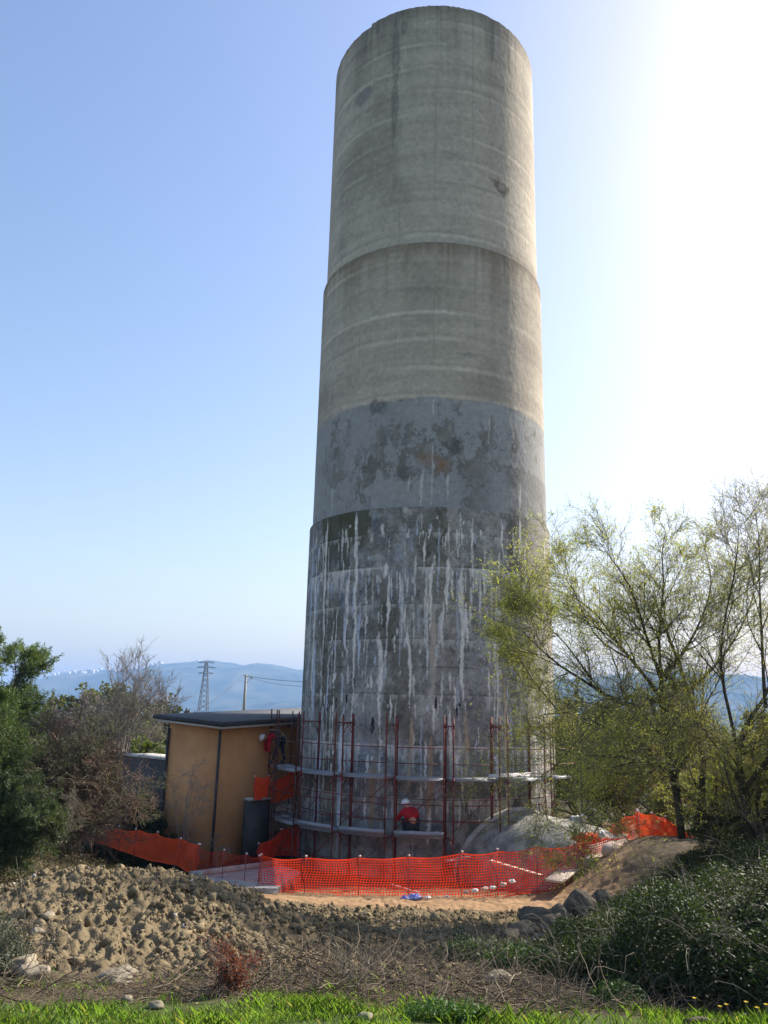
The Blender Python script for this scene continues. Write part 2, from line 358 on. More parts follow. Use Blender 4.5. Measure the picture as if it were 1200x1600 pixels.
# ------------------------------------------------------------------ tower
TX, TY = 1.97, 34.0
PHI0 = atan2(-TX, -TY)       # toward camera
def tower_colors(TH, ZZ, R):
    # TH angle from the camera-facing direction (positive = right), ZZ height
    u = (TH*5.0).ravel(); z = ZZ.ravel(); N = len(u)
    def c(*a): return np.array(a)[None]
    fine = fbm(u*6, z*6, 3, 101)[:, None]
    fine2 = fbm(u*16, z*16, 2, 102)[:, None]
    band = fbm(u*.18+2, z*3.2+.25*fbm(u, z*.3, 2, 9), 4, 103)[:, None]
    bandw = fbm(u*.05, z*.9, 2, 104)[:, None]
    tan_ = lerp(c(.375, .325, .25), c(.56, .485, .38), np.clip(band*.85+bandw*.55-.2, 0, 1))
    tan_ = tan_*(1+.30*(fine-.5)+.12*(fine2-.5))
    # big soft stains
    st = fbm(u*.35, z*.22, 4, 105)[:, None]; tan_ = tan_*(1-.22*sst(.5, .75, st))
    # lift joints
    for k, zz in enumerate(np.arange(17.9, 37, 1.18)):
        zl = zz+.10*(vn(u*.7, z*0+k, 107)-.5)+.05*(vn(u*4, z*0+k, 108)-.5)
        on = vn(u*.33+5*k, z*0+k, 109)
        tan_ = tan_*(1-(.16*on*np.exp(-((z-zl)/.05)**2)))[:, None]
        tan_ = tan_*(1+(.24*sst(.4, .75, vn(u*.45+9*k, z*0+k, 110))*np.exp(-((z-zl+.16)/.09)**2)*(z < 37)))[:, None]
        tan_ = tan_*(1-(.15*sst(.4, .8, vn(u*.25+3*k, z*0+k, 111))*np.exp(-np.clip(zl-.25-z, 0, 9)/.2)*(z < zl-.25)))[:, None]
    # shutter lines
    for k, uu in enumerate(np.arange(-9.6, 9.6, 1.62)):
        tan_ = tan_*(1-(.2*sst(.35, .6, vn(z*.4, z*0+k, 112))*np.exp(-((u-uu-.05*(k % 3))/.022)**2)))[:, None]
    # run-off streaks under the rims
    for (zt, Lm, am) in ((36.25, 3.6, .55), (24.4, 2.2, .62)):
        L = .25+Lm*vn(u*1.1, z*0, 113)**2.2+Lm*.35*vn(u*6, z*0, 114)**2
        d = np.clip(zt-z, 0, 99)
        s_ = am*np.exp(-d/L)*(z <= zt)*(.55+.45*vn(u*9, z*.6, 115))
        tan_ = tan_*(1-s_[:, None]*(c(.85, .92, 1.05) if zt < 30 else c(.9, .9, .9)))
    # holes speckle
    sp = vn(u*22, z*12, 116); tan_ = tan_*(1-.35*(sp > .965)[:, None])
    # coating
    coatl = lerp(c(.27, .268, .25), c(.37, .365, .34), fbm(u*.5, z*.5, 4, 120)[:, None])*(1+.2*(fine-.5))
    zc = 17.62+.12*(fbm(u*.8, z*0, 3, 121)-.5)*2+.05*(vn(u*5, z*0, 122)-.5)
    incoat = sst(0, .05, zc-z)[:, None]
    col = lerp(tan_, coatl, incoat)
    # peeling in the coating, with dark rims
    wz = np.exp(-((z-15.3)/1.5)**2)*(.35+.65*np.exp(-((u-.9)/2.6)**2))
    wu = u+.5*(fbm(u*1.5, z*1.5, 3, 127)-.5); pf = fbm(wu*2.0, z*1.35, 6, 123, .74)+.20*wz-.165
    pf2 = fbm(u*2.2+7, z*1.5, 4, 124, .6)+.12*wz-.10
    peel = sst(.475, .50, pf)*(.45+.55*sst(.35, .6, fbm(u*3, z*2, 4, 128))); rim = np.exp(-((pf-.475)/.012)**2)
    rim2 = np.exp(-((pf2-.50)/.009)**2)*sst(.2, .5, wz)
    inc = (z < zc)*1.0
    under = lerp(c(.15, .148, .13), c(.28, .26, .215), fbm(u*3, z*3, 3, 125)[:, None])
    rust = np.exp(-((u-.35)/1.0)**2-((z-14.9)/.45)**2)[:, None]*sst(.4, .7, fbm(u*2, z*2, 3, 126))[:, None]
    under = lerp(under, c(.25, .16, .10), np.clip(rust*1.0, 0, 1))
    peelm = (peel*inc)[:, None]
    # ---- lower shaft ground colour
    lo = (z < 13.24)
    dk = lerp(c(.185, .178, .158), c(.34, .322, .285), np.clip(fbm(u*.9, z*.8, 5, 130, .6)*1.7-.4, 0, 1)[:, None])
    ol = sst(.52, .66, fbm(u*.8+4, z*.35, 4, 131))[:, None]
    dk = lerp(dk, c(.15, .14, .105), ol*.7)
    bl = sst(.50, .64, fbm(u*1.1+9, z*.28, 4, 132))[:, None]*sst(.35, .6, fbm(u*5, z*3, 3, 133))[:, None]
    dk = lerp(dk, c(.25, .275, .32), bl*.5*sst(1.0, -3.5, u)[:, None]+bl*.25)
    # vertical washes
    vw = fbm(u*2.4, z*.12, 4, 134)[:, None]; dk = dk*(1+.7*(vw-.5))
    vw2 = sst(.56, .72, fbm(u*1.6+3, z*.06, 3, 135))[:, None]
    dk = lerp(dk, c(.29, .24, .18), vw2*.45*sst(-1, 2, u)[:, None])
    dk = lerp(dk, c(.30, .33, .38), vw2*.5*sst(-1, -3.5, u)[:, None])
    dk = dk*(1+.5*(fine-.5))*(1+.5*(fine2-.5))
    pl1 = sst(.50, .53, fbm(u*1.3+5, z*1.0, 6, 150, .66))[:, None]; dk = dk*(1+.22*pl1)
    pl2 = sst(.56, .60, fbm(u*2.1+1, z*1.5, 6, 155, .68))[:, None]; dk = lerp(dk, dk*.68, pl2)
    ck = np.exp(-((fbm(u*1.6, z*1.1, 5, 160, .6)-.5)/.007)**2)[:, None]; dk = dk*(1-.45*ck)
    # paler toward the right limb
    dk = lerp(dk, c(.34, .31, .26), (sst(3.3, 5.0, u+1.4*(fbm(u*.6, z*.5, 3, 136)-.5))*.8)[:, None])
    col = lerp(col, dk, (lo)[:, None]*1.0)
    # the middle shaft just above the ledge is darker on the right
    m2 = ((z >= 13.24)*(z < 15.2))*sst(.8, 1.6, u)*sst(.3, .5, fbm(u, z, 3, 137))
    col = lerp(col, c(.19, .185, .165), (m2*.55)[:, None])
    col = lerp(col, under, peelm*(~lo)[:, None])
    col = col*(1-(.55*rim*inc*(~lo)*(.35+.65*np.clip(wz*1.6, 0, 1)))[:, None])*(1-(.45*rim2*inc*(~lo))[:, None])
    col = lerp(col, c(.36, .35, .32), (.5*sst(.72, .8, fbm(u*4, z*2.4, 3, 138))*inc)[:, None])
    # damp olive patches under the first ledge
    vn_e = fbm(u*2.5, z*2.0, 4, 145, .65)-.5
    for (uc, zt, wd, ln) in ((-4.25, 13.2, .75, 2.6), (-2.75, 13.2, .65, 1.6), (-3.3, 12.3, .4, 1.8)):
        wv = wd*(1-.35*np.clip((zt-z)/ln, 0, 1)); mm = sst(1.1, .8, np.abs(u-uc+.3*(fbm(u, z*1.2, 3, 140)-.5))/wv+1.1*vn_e)*sst(1.1, .7, (zt-z)/ln+.5*(fbm(u*3, z*.5, 3, 141)-.5))
        col = lerp(col, c(.085, .08, .045), (mm*lo*.8)[:, None])
    wh = c(.72, .68, .61)
    # white drips below seams
    lowm = lo*1.0
    def drips(zs, Lmax, seed, dens, amt, la=1.0):
        nonlocal col
        zl = zs+.03*(vn(u*1.7, z*0, seed+5)-.5)
        L = Lmax*np.clip((.55*vn(u*7.2, z*0, seed)+.45*vn(u*21, z*0, seed+8))**1.6*sst(.3, .7, vn(u*1.1, z*0, seed+1))*2.6-dens*.9, 0, 1)
        L2 = Lmax*.8*np.clip(vn(u*13, z*0, seed+2)-.45, 0, 1)*sst(.35, .6, vn(u*.9, z*0, seed+3))
        L = np.maximum(L, L2)
        d = zl-z; m_ = (d > -.03)*sst(0, .1, L)*np.clip(1-d/(L+.001), 0, 1)**.5
        line = la*np.exp(-((d)/.03)**2)*sst(.36, .5, fbm(u*.9, z*0, 3, seed+4))*(.5+.5*vn(u*9, z*0, seed+6))
        m_ = np.clip(np.maximum(m_, line)*amt*(.6+.4*fine2[:, 0]), 0, 1)*lowm
        col = lerp(col, wh, m_[:, None])
    drips(10.93, .85, 201, .25, .9); drips(12.2, .45, 211, .7, .5, .25); drips(9.55, .4, 221, .6, .5, .2); drips(8.3, .4, 231, .6, .5, .25)
    drips(6.35, .5, 241, .5, .5, .4); drips(4.62, 1.0, 251, .35, .75, .8); drips(2.9, .7, 271, .5, .5, .35)
    # coarse pitted joints every 1.3 m
    for k, zz in enumerate((12.2, 10.93, 9.55, 8.3, 7.3, 6.35, 4.62, 2.9)):
        col = col*(1-(.35*lowm*np.exp(-((z-zz-.05)/.03)**2)*sst(.3, .6, vn(u*1.5, z*0+k, 300+k))))[:, None]
    return col.reshape(TH.shape+(3,))

def streak(col, TH, ZZ, th0, z0, z1, wm, tone, amt=.9, seed=0, wob=.07):
    ja = np.searchsorted(TH[:, 0], th0-.12); jb = np.searchsorted(TH[:, 0], th0+.12)
    ka = max(0, np.searchsorted(ZZ[0], z0)-1); kb = np.searchsorted(ZZ[0], z1)+1
    if jb <= ja or kb <= ka: return
    t = TH[ja:jb, ka:kb]; z = ZZ[ja:jb, ka:kb]
    v = (z-z0)/(z1-z0)                      # 0 bottom .. 1 top
    wd = wm*np.clip(v*3.5, 0, 1)**.8*np.clip((1-v)*5, 0, 1)**.6*(.55+.7*vn(z*.8, z*0+seed*3, 400)+.35*(vn(z*3.1, z*0+seed, 401)-.5))
    cx = th0*5+wob*2*(fbm(z*.7, z*0+seed*3.1, 3, 402)-.5)*2
    d = np.abs(t*5-cx+.07*(fbm(t*45, z*5, 3, 403)-.5)+.04*(vn(t*140, z*16, 405)-.5))
    m_ = sst(1.3, .6, d/(wd+1e-4))*(v > 0)*(v < 1)*amt*(.5+.5*sst(.2, .6, fbm(t*70, z*5, 3, 404)))
    col[ja:jb, ka:kb] = lerp(col[ja:jb, ka:kb], np.array(tone)[None, None], m_[..., None])
def blot(col, TH, ZZ, px, py, rx, rz, tone, amt, R, seed=0):
    p = cylpt(px, py, TX, TY, R)
    if p is None: return
    th = tower_angle(p); t = TH*5; d = np.sqrt(((t-th*5)/rx)**2+((ZZ-p[2])/rz)**2)
    n = fbm(t*2.2+seed, ZZ*2.2, 5, 410+seed, .65)
    m_ = sst(1.25, .55, d+2.6*(n-.5))*amt*(.5+.5*sst(.3, .6, fbm(t*5, ZZ*4, 3, 430+seed)))
    col[:] = lerp(col, np.array(tone)[None, None], m_[..., None])
def tower_angle(p):
    a = atan2(p[0]-TX, -(p[1]-TY))          # 0 toward -Y, positive to the right
    a0 = atan2(0-TX, TY)
    return a-a0

A0 = atan2(-TX, TY)
ths = np.concatenate([np.linspace(-180, -98, 42, endpoint=False), np.linspace(-98, 98, 760), np.linspace(98, 180, 42)[1:]])
ths = np.radians(ths)
WT = (.80, .75, .67); TN = (.48, .36, .24); BL = (.55, .60, .70)
STREAKS = [(487, 1075, 810, .09, BL), (491, 1110, 870, .10, WT), (508, 1060, 800, .11, WT), (512, 1120, 1040, .07, BL), (543, 1032, 885, .10, WT), (556, 1095, 805, .12, WT),
  (561, 1050, 940, .08, BL), (592, 1112, 985, .14, WT), (594, 1080, 1040, .09, WT), (640, 1108, 978, .13, WT), (631, 1002, 945, .07, WT), (675, 1105, 885, .17, (.48, .40, .31)), (673, 985, 880, .10, WT),
  (699, 960, 870, .09, WT), (691, 1022, 940, .09, WT), (722, 1105, 880, .13, WT), (726, 1010, 940, .10, WT), (774, 1050, 895, .10, WT), (757, 945, 885, .08, WT),
  (711, 1112, 1070, .09, WT), (661, 960, 915, .05, WT), (614, 1020, 990, .05, WT), (671, 1334, 1150, .20, (.40, .27, .17)), (669, 1322, 1262, .14, WT), (530, 1336, 1130, .14, BL), (496, 1336, 1110, .28, BL),
  (490, 1130, 1000, .16, BL), (578, 1290, 1200, .10, TN), (583, 1330, 1180, .14, (.33, .25, .17)), (640, 1240, 1120, .10, TN), (533, 1300, 1150, .08, WT), (573, 1290, 1240, .05, WT), (516, 1260, 1215, .04, WT),
  (705, 1180, 1110, .08, WT), (730, 1230, 1110, .12, TN), (790, 1220, 1060, .16, TN), (700, 870, 815, .05, WT), (722, 860, 800, .05, WT), (556, 880, 800, .08, WT), (785, 880, 810, .05, WT), (812, 880, 800, .07, WT),
  (609, 1130, 1085, .06, WT), (536, 910, 875, .06, WT), (601, 905, 880, .12, WT), (663, 880, 850, .05, WT), (672, 640, 620, .03, WT), (800, 1060, 930, .14, (.36, .31, .25)), (830, 1200, 830, .30, (.37, .33, .27))]
def shaft(name, R, z0, z1, nz, ledge_r=None, top=False):
    zs = np.linspace(z0, z1, nz)
    TH, ZZ = np.meshgrid(ths, zs, indexing='ij')
    col = tower_colors(TH, ZZ, R)
    if z0 < 1:
        rs = np.random.default_rng(5)
        for k in range(560):
            t0 = rs.uniform(-1.3, 1.35); zt = rs.choice([12.7, 12.2, 10.9, 10.9, 9.5, 8.3, 7.3, 6.3, 4.6, 4.6, 2.9])+rs.uniform(-.35, .1) if rs.random() < .55 else rs.uniform(2, 13)
            ln = rs.exponential(.35)+.12 if k > 70 else rs.uniform(1.0, 3.6)
            streak(col, TH, ZZ, t0, max(.1, zt-ln), zt, rs.uniform(.018, .05), WT if rs.random() < .7 else BL, rs.uniform(.5, .9), seed=k+50, wob=.03)
        for k, (px, y0, y1, wd, tone) in enumerate(STREAKS):
            pa = cylpt(px, y0, TX, TY, R); pb = cylpt(px, y1, TX, TY, R)
            if pa is None or pb is None: continue
            streak(col, TH, ZZ, (tower_angle(pa)+tower_angle(pb))/2, pa[2], min(pb[2], z1-.02), wd*.62, tone, seed=k)
        for k, (px, y0, y1) in enumerate([(681, 1112, 1088), (719, 1105, 1098), (715, 1122, 1104), (512, 1115, 1098), (541, 1100, 1085), (583, 1150, 1120), (525, 1108, 1090)]):
            pa = cylpt(px, y0, TX, TY, R); pb = cylpt(px, y1, TX, TY, R)
            streak(col, TH, ZZ, tower_angle(pb), pa[2], pb[2], .06, (.012, .012, .015), .95, seed=90+k, wob=.04)
    elif top:
        blot(col, TH, ZZ, 782, 293, .42, .36, (.15, .115, .085), .8, R, 1)
        blot(col, TH, ZZ, 565, 155, .75, .35, (.15, .155, .17), .6, R, 2)
        for k, (px, y0, y1, wd) in enumerate([(617, 235, 16, .16), (768, 100, 20, .13), (572, 100, 30, .12), (590, 60, 18, .10), (794, 120, 40, .10), (632, 55, 32, .15)]):
            pa = cylpt(px, y0, TX, TY, R); pb = cylpt(px, y1, TX, TY, R)
            if pa is not None and pb is not None: streak(col, TH, ZZ, tower_angle(pa)*.5+tower_angle(pb)*.5, pa[2], pb[2], wd, (.14, .135, .12), .55, seed=120+k, wob=.03)
    else:
        blot(col, TH, ZZ, 735, 555, .55, .16, (.17, .155, .13), .6, R, 3)
        blot(col, TH, ZZ, 672, 716, .42, .26, (.27, .17, .11), .6, R, 4)
        blot(col, TH, ZZ, 710, 698, .45, .35, (.10, .10, .09), .8, R, 5)
        blot(col, TH, ZZ, 640, 735, .9, .3, (.13, .12, .10), .7, R, 6)
        blot(col, TH, ZZ, 590, 632, .35, .35, (.12, .12, .115), .7, R, 7)
        for k, (px, y0, y1, wd) in enumerate([(672, 800, 690, .06), (678, 650, 620, .04), (765, 700, 650, .04), (660, 790, 730, .08), (700, 780, 740, .06), (520, 800, 760, .06), (812, 800, 750, .07), (640, 770, 740, .04)]):
            pa = cylpt(px, y0, TX, TY, R); pb = cylpt(px, y1, TX, TY, R)
            streak(col, TH, ZZ, tower_angle(pb), pa[2], pb[2], wd*.8, WT, .4, seed=150+k, wob=.09)
    an = TH+A0
    rad = R+.010*(fbm(TH*30, ZZ*4, 3, 500)-.5)
    if top: rad = rad+0*rad
    Xs = TX+np.sin(an)*rad; Ys = TY-np.cos(an)*rad
    Zs = ZZ.copy()
    if top:   # slightly broken rim
        e = .05*(vn(ths*40, ths*0, 501))+.12*((ths > -.62) & (ths < 2.5))
        Zs[:, -1] += e; Zs[:, -2] += e*.5
    na_, nz_ = TH.shape
    i = (np.arange(na_-1)[:, None]*nz_+np.arange(nz_-1)[None]).ravel()
    m = MB(); m.add(np.stack([Xs.ravel(), Ys.ravel(), Zs.ravel()], 1), np.stack([i, i+nz_, i+nz_+1, i+1], 1), col.reshape(-1, 3))
    # ledge ring / rim
    inner = R-.5
    vi = np.stack([TX+np.sin(an[:, -1])*inner, TY-np.cos(an[:, -1])*inner, Zs[:, -1]+(.0 if top else .03)], 1); vo = np.stack([Xs[:, -1], Ys[:, -1], Zs[:, -1]], 1)
    k = np.arange(na_-1)
    m.add(np.concatenate([vo, vi]), np.stack([k, k+1, k+1+na_, k+na_], 1), np.array([.2, .19, .165]))
    if top:
        vb = vi.copy(); vb[:, 2] -= 3
        m.add(np.concatenate([vi, vb]), np.stack([k, k+1, k+1+na_, k+na_], 1), np.array([.2, .19, .165]))
        m.add(np.concatenate([vb, [[TX, TY, z1-3]]]), np.stack([k, k+1, k*0+na_], 1), np.array([.2, .19, .165]))
    return m.build(name, m_tower, tower, smooth=True)
tower = empty('water_tower', (0, 0, 0))
tag(tower, 'tall round concrete tower stained with white streaks, standing behind the scaffold', 'water tower')
shaft('lower_shaft', 5.16, -.4, 13.24, 640)
shaft('middle_shaft', 5.045, 13.1, 24.4, 420)
shaft('upper_shaft', 4.90, 24.3, 36.2, 420, top=True)
# ------------------------------------------------------------------ haze
hb = MB(); hb.box((0, 4300, 130), (19000, 10400, 380))
m_haze = bpy.data.materials.new('air_haze'); m_haze.use_nodes = True; t_ = m_haze.node_tree; t_.nodes.clear()
pv = t_.nodes.new('ShaderNodeVolumePrincipled'); pv.inputs['Color'].default_value = (.36, .60, 1, 1); pv.inputs['Density'].default_value = 0.00021; pv.inputs['Anisotropy'].default_value = 0.0
mo = t_.nodes.new('ShaderNodeOutputMaterial'); t_.links.new(pv.outputs[0], mo.inputs['Volume'])
tag(hb.build('haze', m_haze), kind='stuff')

# ------------------------------------------------------------------ building
bC = np.array([-5.93, 31.0]); dl = np.array([-.866, .5]); dr = np.array([.5, .866])
BLn, BRn = 2.55, 10.5
def bp_(a, b, z): p = bC+dl*a+dr*b; return (p[0], p[1], z)
def roofz(a, b): return 5.24+.06*a+.038*b
pump = empty('pump_house', (bC[0], bC[1], 0)); pump_m = Vector((bC[0], bC[1], 0))
def quadprism(m, a0, a1, b0, b1, zb, zt, mi=0):
    vs = []
    for (a, b) in ((a0, b0), (a1, b0), (a1, b1), (a0, b1)):
        vs.append(bp_(a, b, zb if not callable(zb) else zb(a, b)))
    for (a, b) in ((a0, b0), (a1, b0), (a1, b1), (a0, b1)):
        vs.append(bp_(a, b, zt if not callable(zt) else zt(a, b)))
    m.add(np.array(vs)-np.array([bC[0], bC[1], 0]), [(3, 2, 1, 0), (4, 5, 6, 7), (0, 1, 5, 4), (1, 2, 6, 5), (2, 3, 7, 6), (3, 0, 4, 7)], mi=mi)
m = MB(); quadprism(m, 0, BLn, 0, BRn, -.3, lambda a, b: roofz(a, b)-.25); m.build('wall', m_orange, pump)
m = MB(); quadprism(m, -.42, BLn+.35, -.42, BRn+.4, lambda a, b: roofz(a, b)-.20, lambda a, b: roofz(a, b)-.11); m.build('soffit', m_white, pump)
m = MB(); quadprism(m, -.5, BLn+.45, -.5, BRn+.5, lambda a, b: roofz(a, b)-.11, lambda a, b: roofz(a, b)+.04)
rf = m.build('roof', m_roof, pump)
m = MB(); quadprism(m, -.46, BLn+.41, -.46, BRn+.46, lambda a, b: roofz(a, b)+.043, lambda a, b: roofz(a, b)+.055); m.build('roof_felt', m_rooftop, rf)
for (a, b) in ((-.05, -.05), (BLn, -.05)):
    m = MB(); p = bp_(a, b, 0); q = (p[0]-bC[0], p[1]-bC[1]); m.tube([(q[0], q[1], -.2), (q[0], q[1], 4.95)], .05, 8); m.build('downpipe', m_roof, pump)
m = MB(); q = np.array([*(-(bC)*0+dl*-.05+dr*-.05), 0]); 
tag(pump, 'orange rendered flat roofed building with dark eaves left of the tower', 'building')

# concrete walls round the tower
def wallthing(name, pts, z0, z1, th, mt, label, cat='wall'):
    a = np.array(pts[0]); b = np.array(pts[1]); c_ = (a+b)/2; o = empty(name, (c_[0], c_[1], z0))
    m = MB(); m.beam((a[0]-c_[0], a[1]-c_[1], (z1-z0)/2), (b[0]-c_[0], b[1]-c_[1], (z1-z0)/2), th, z1-z0); m.build('wall_body', mt, o)
    m = MB(); m.beam((a[0]-c_[0], a[1]-c_[1], z1-z0+.04), (b[0]-c_[0], b[1]-c_[1], z1-z0+.04), th+.08, .08); m.build('coping', m_conc_l, o)
    tag(o, label, cat); return o
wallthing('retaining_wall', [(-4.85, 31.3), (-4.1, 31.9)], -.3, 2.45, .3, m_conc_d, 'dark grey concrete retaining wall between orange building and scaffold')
p0 = at(214, 1190, 38); p1 = at(285, 1192, 35)
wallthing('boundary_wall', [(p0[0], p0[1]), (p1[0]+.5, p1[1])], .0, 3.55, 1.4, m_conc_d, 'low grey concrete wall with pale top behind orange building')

# concrete barrel mounds leaving the tower
def barrel(phi, R0, R1, rad, zc, name, label, squash=1.0, mt=None):
    d = np.array([sin(phi), -cos(phi)]); s_ = np.array([cos(phi), sin(phi)])
    K = 26; N = 28; V = []
    for i in range(K):
        t = i/(K-1); L = R0+(R1-R0)*t
        e = 1.0 if t < .55 else sqrt(max(0, 1-((t-.55)/.45)**2))
        e = .25+.75*e
        for j in range(N):
            a = pi*j/(N-1); x = cos(a)*rad*(1+.04*sin(3*t)); z = sin(a)*rad*squash*e+zc
            p = np.array([TX, TY])+d*L+s_*x*(.55+.45*e); n = .05*(fbm(np.array([p[0]*2]), np.array([p[1]*2+z]), 3, 77)[0]-.5)
            V.append((p[0], p[1], z+n))
    i = (np.arange(K-1)[:, None]*N+np.arange(N-1)[None]).ravel()
    m = MB(); o_ = np.array([TX+d[0]*R0, TY+d[1]*R0, 0]); f = np.stack([i, i+1, i+N+1, i+N], 1)
    m.add(np.array(V)-o_, f); o = empty(name, o_)
    m.add(np.array(V[-N:])-o_, [list(range(N))[::-1]])
    m.build('vault', mt, o, smooth=True)
    # raised rim where the vault meets the tower
    R_ = []
    for j in range(N):
        a = pi*j/(N-1); x = cos(a)*(rad+.06); z = sin(a)*(rad*squash+.06)+zc; L = sqrt(max(.1, 5.16**2-x*x))+.28
        R_.append((TX+d[0]*L+s_[0]*x-o_[0], TY+d[1]*L+s_[1]*x-o_[1], z))
    m = MB(); m.tube(R_, .11, 6); m.build('rim', m_conc_l, o)
    tag(o, label, 'concrete vault')
m_vault = mat('weathered_vault_concrete', (.38, .35, .29), noise=.4, nscale=2.2, bump=.9, bscale=6, col2=(.19, .18, .15))
barrel(radians(33), 4.6, 10.4, 2.35, .15, 'concrete_vault', 'rounded weathered concrete vault leaning out from the tower foot on the right', mt=m_vault)
barrel(radians(-99), 4.6, 7.6, 1.6, 1.15, 'concrete_vault', 'pale concrete vault seen behind the left end of the scaffold', mt=m_vault)

# access slab, left of the orange net
V = []
for (px, py, Yq) in ((328, 1369, 25.3), (408, 1352, 28.5), (470, 1370, 25.5), (440, 1420, 22.0), (395, 1385, 23.2)):
    q = at(px, py, Yq); V.append(q)
sl_ = empty('concrete_slab', (-4, 25, 0)); m = MB(); V = np.array([(-5.3, 25.0), (-3.2, 29.3), (-2.4, 28.2), (-2.7, 23.9), (-3.9, 23.6)])
zt = [1.0, .62, .62, .98, 1.03]; Vt = np.concatenate([np.c_[V-np.array([-4, 25]), zt], np.c_[V-np.array([-4, 25]), np.array(zt)-.5]])
m.add(Vt, [list(range(5))[::-1], list(range(5, 10))]); m.add(Vt, [(i, (i+1) % 5, 5+(i+1) % 5, 5+i) for i in range(5)])
m.build('slab_body', m_conc, sl_)
m = MB(); m.beam((-5.35+4, 0.05, 1.06), (-3.2+4, 29.4-25, .68), .16, .16); m.build('kerb', m_conc_l, sl_)
tag(sl_, 'grey concrete access slab with pale kerb between mud heap and orange net', 'slab')

# ------------------------------------------------------------------ scaffold
scaf = empty('scaffold', (0, 0, 0))
tag(scaf, 'rusty red tube scaffold with grey decks wrapped around the tower foot', 'scaffold')
Ri = 5.5; FW = .86; STEP = radians(17.5); LIFT = 1.8
def ringp(phi, r): return np.array([TX+sin(phi+A0*0)*r, TY-cos(phi)*r])
PH0 = radians(-2.0)+(-A0*0)
ax0 = atan2(-TX, TY)      # camera direction as seen from the tower
bays = list(range(-4, 4))
for bi in bays:
    ph = PH0+STEP*bi+ax0
    n = np.array([sin(ph), -cos(ph)]); t = np.array([cos(ph), sin(ph)])
    w2 = Ri*sin(STEP/2)-.03; rc = Ri*cos(STEP/2)
    ctr = np.array([TX, TY])+n*rc
    frames = [(-1, w2), (1, w2)]
    mt_ = m_rust if bi > -3 else m_rustd
    dz = random.uniform(-.02, .02)
    for sgn, ww in frames:
        pi_ = ctr+t*sgn*ww; po = pi_+n*FW
        for lv in range(3):
            z0 = lv*LIFT+.02*lv; z1 = (lv+1)*LIFT+dz
            m = MB(); jx = random.uniform(-.012, .012)
            top = z1+(.28 if lv == 2 else -.01)
            ri_ = .026
            m.tube([(pi_[0], pi_[1], z0+.0), (pi_[0]+jx, pi_[1], top)], ri_, 8)
            m.tube([(po[0], po[1], z0+.0), (po[0]+jx, po[1], top+random.uniform(-.06, .06)*(lv == 2))], ri_, 8)
            m.tube([(pi_[0], pi_[1], z1-.04), (po[0], po[1], z1-.04)], .02, 6)
            for (a, b) in ((pi_, po), (po, pi_)):
                q = a+(b-a)*.38; m.tube([(a[0], a[1], z1-.42), (q[0], q[1], z1-.05)], .013, 5)
            for q in (pi_, po):
                m.tube([(q[0], q[1], z1-.12), (q[0], q[1], z1+.10)], .034, 8)
            m.build('frame', mt_, scaf)
        for q in (pi_, po):
            m = MB(); m.box((q[0], q[1], .02), (.16, .16, .03)); m.tube([(q[0], q[1], -.3), (q[0], q[1], .3)], .018, 6); m.build('base_jack', mt_, scaf)
    A = ctr-t*w2; B = ctr+t*w2; Ao = A+n*FW; Bo = B+n*FW
    on = n*.035
    for (z_) in (2*LIFT+1.03, 2*LIFT+.52, LIFT+1.03, LIFT+.52, .95, .45):
        m = MB(); m.tube([(Ao[0]+on[0], Ao[1]+on[1], z_), (Bo[0]+on[0], Bo[1]+on[1], z_)], .016, 6)
        m.build('guard_rail', mt_, scaf)
    for z_ in (LIFT+1.12, LIFT+.45, .8):
        m = MB(); m.tube([(A[0]+on[0], A[1]+on[1], z_), (B[0]+on[0], B[1]+on[1], z_)], .014, 6); m.build('inner_rail', mt_, scaf)
    if bi not in (2, 3):
        for lv in (0, 1):
            m = MB(); m.tube([(Ao[0]+on[0]*1.8, Ao[1]+on[1]*1.8, lv*LIFT+.25), (Bo[0]+on[0]*1.8, Bo[1]+on[1]*1.8, (lv+1)*LIFT-.15)], .014, 6); m.build('diagonal_brace', mt_, scaf)
    # decks
    for lv in (1, 2):
        if lv == 1 and bi > 0: continue
        for k in range(2):
            m = MB(); c0 = ctr+n*(.215+.43*k); zz = lv*LIFT+.045+random.uniform(-.015, .02)
            a = c0-t*(w2-.03+random.uniform(0, .05)); b = c0+t*(w2-.03+random.uniform(0, .05))
            m.beam((a[0], a[1], zz), (b[0], b[1], zz), .415, .03)
            for e in (-1, 1):
                e_ = n*e*.195; m.beam((a[0]+e_[0], a[1]+e_[1], zz-.04), (b[0]+e_[0], b[1]+e_[1], zz-.04), .02, .05)
            m.build('deck_board', m_galv, scaf)
    if bi in (-2, -1, 0):
        a = ctr-t*w2+n*(FW+.05); b = ctr+t*w2+n*(FW+.05); zz = LIFT+.14
        m = MB(); m.beam((a[0], a[1], zz), (b[0], b[1], zz), .025, .17)
        m.beam((a[0]+n[0]*.015, a[1]+n[1]*.015, zz+.0), (b[0]+n[0]*.015, b[1]+n[1]*.015, zz), .02, .03)
        m.build('toe_board', m_galv, scaf)

def bundle(name, p0, p1, label, cat, mt, w_=.3, hh=.08, kind=0):
    p0 = np.array(p0); p1 = np.array(p1); c_ = (p0+p1)/2; o = empty(name, tuple(c_))
    for k in range(3):
        m = MB(); off = np.array([0, .1*(k-1), .035*k]); sh = (p1-p0)*.03*(k-1)
        m.beam(p0-c_+off+sh, p1-c_+off+sh, .09, .035); m.build('board', mt, o)
    tag(o, label, cat)
q = ringp(PH0+STEP*2+ax0, 6.0); q1 = ringp(PH0+STEP*1.1+ax0, 6.1)
bundle('board_stack', (q1[0]+.3, q1[1], 3.72), (q[0]+.3, q[1], 3.76), 'stack of white boards lying on the upper scaffold deck at right', 'boards', m_plastic)

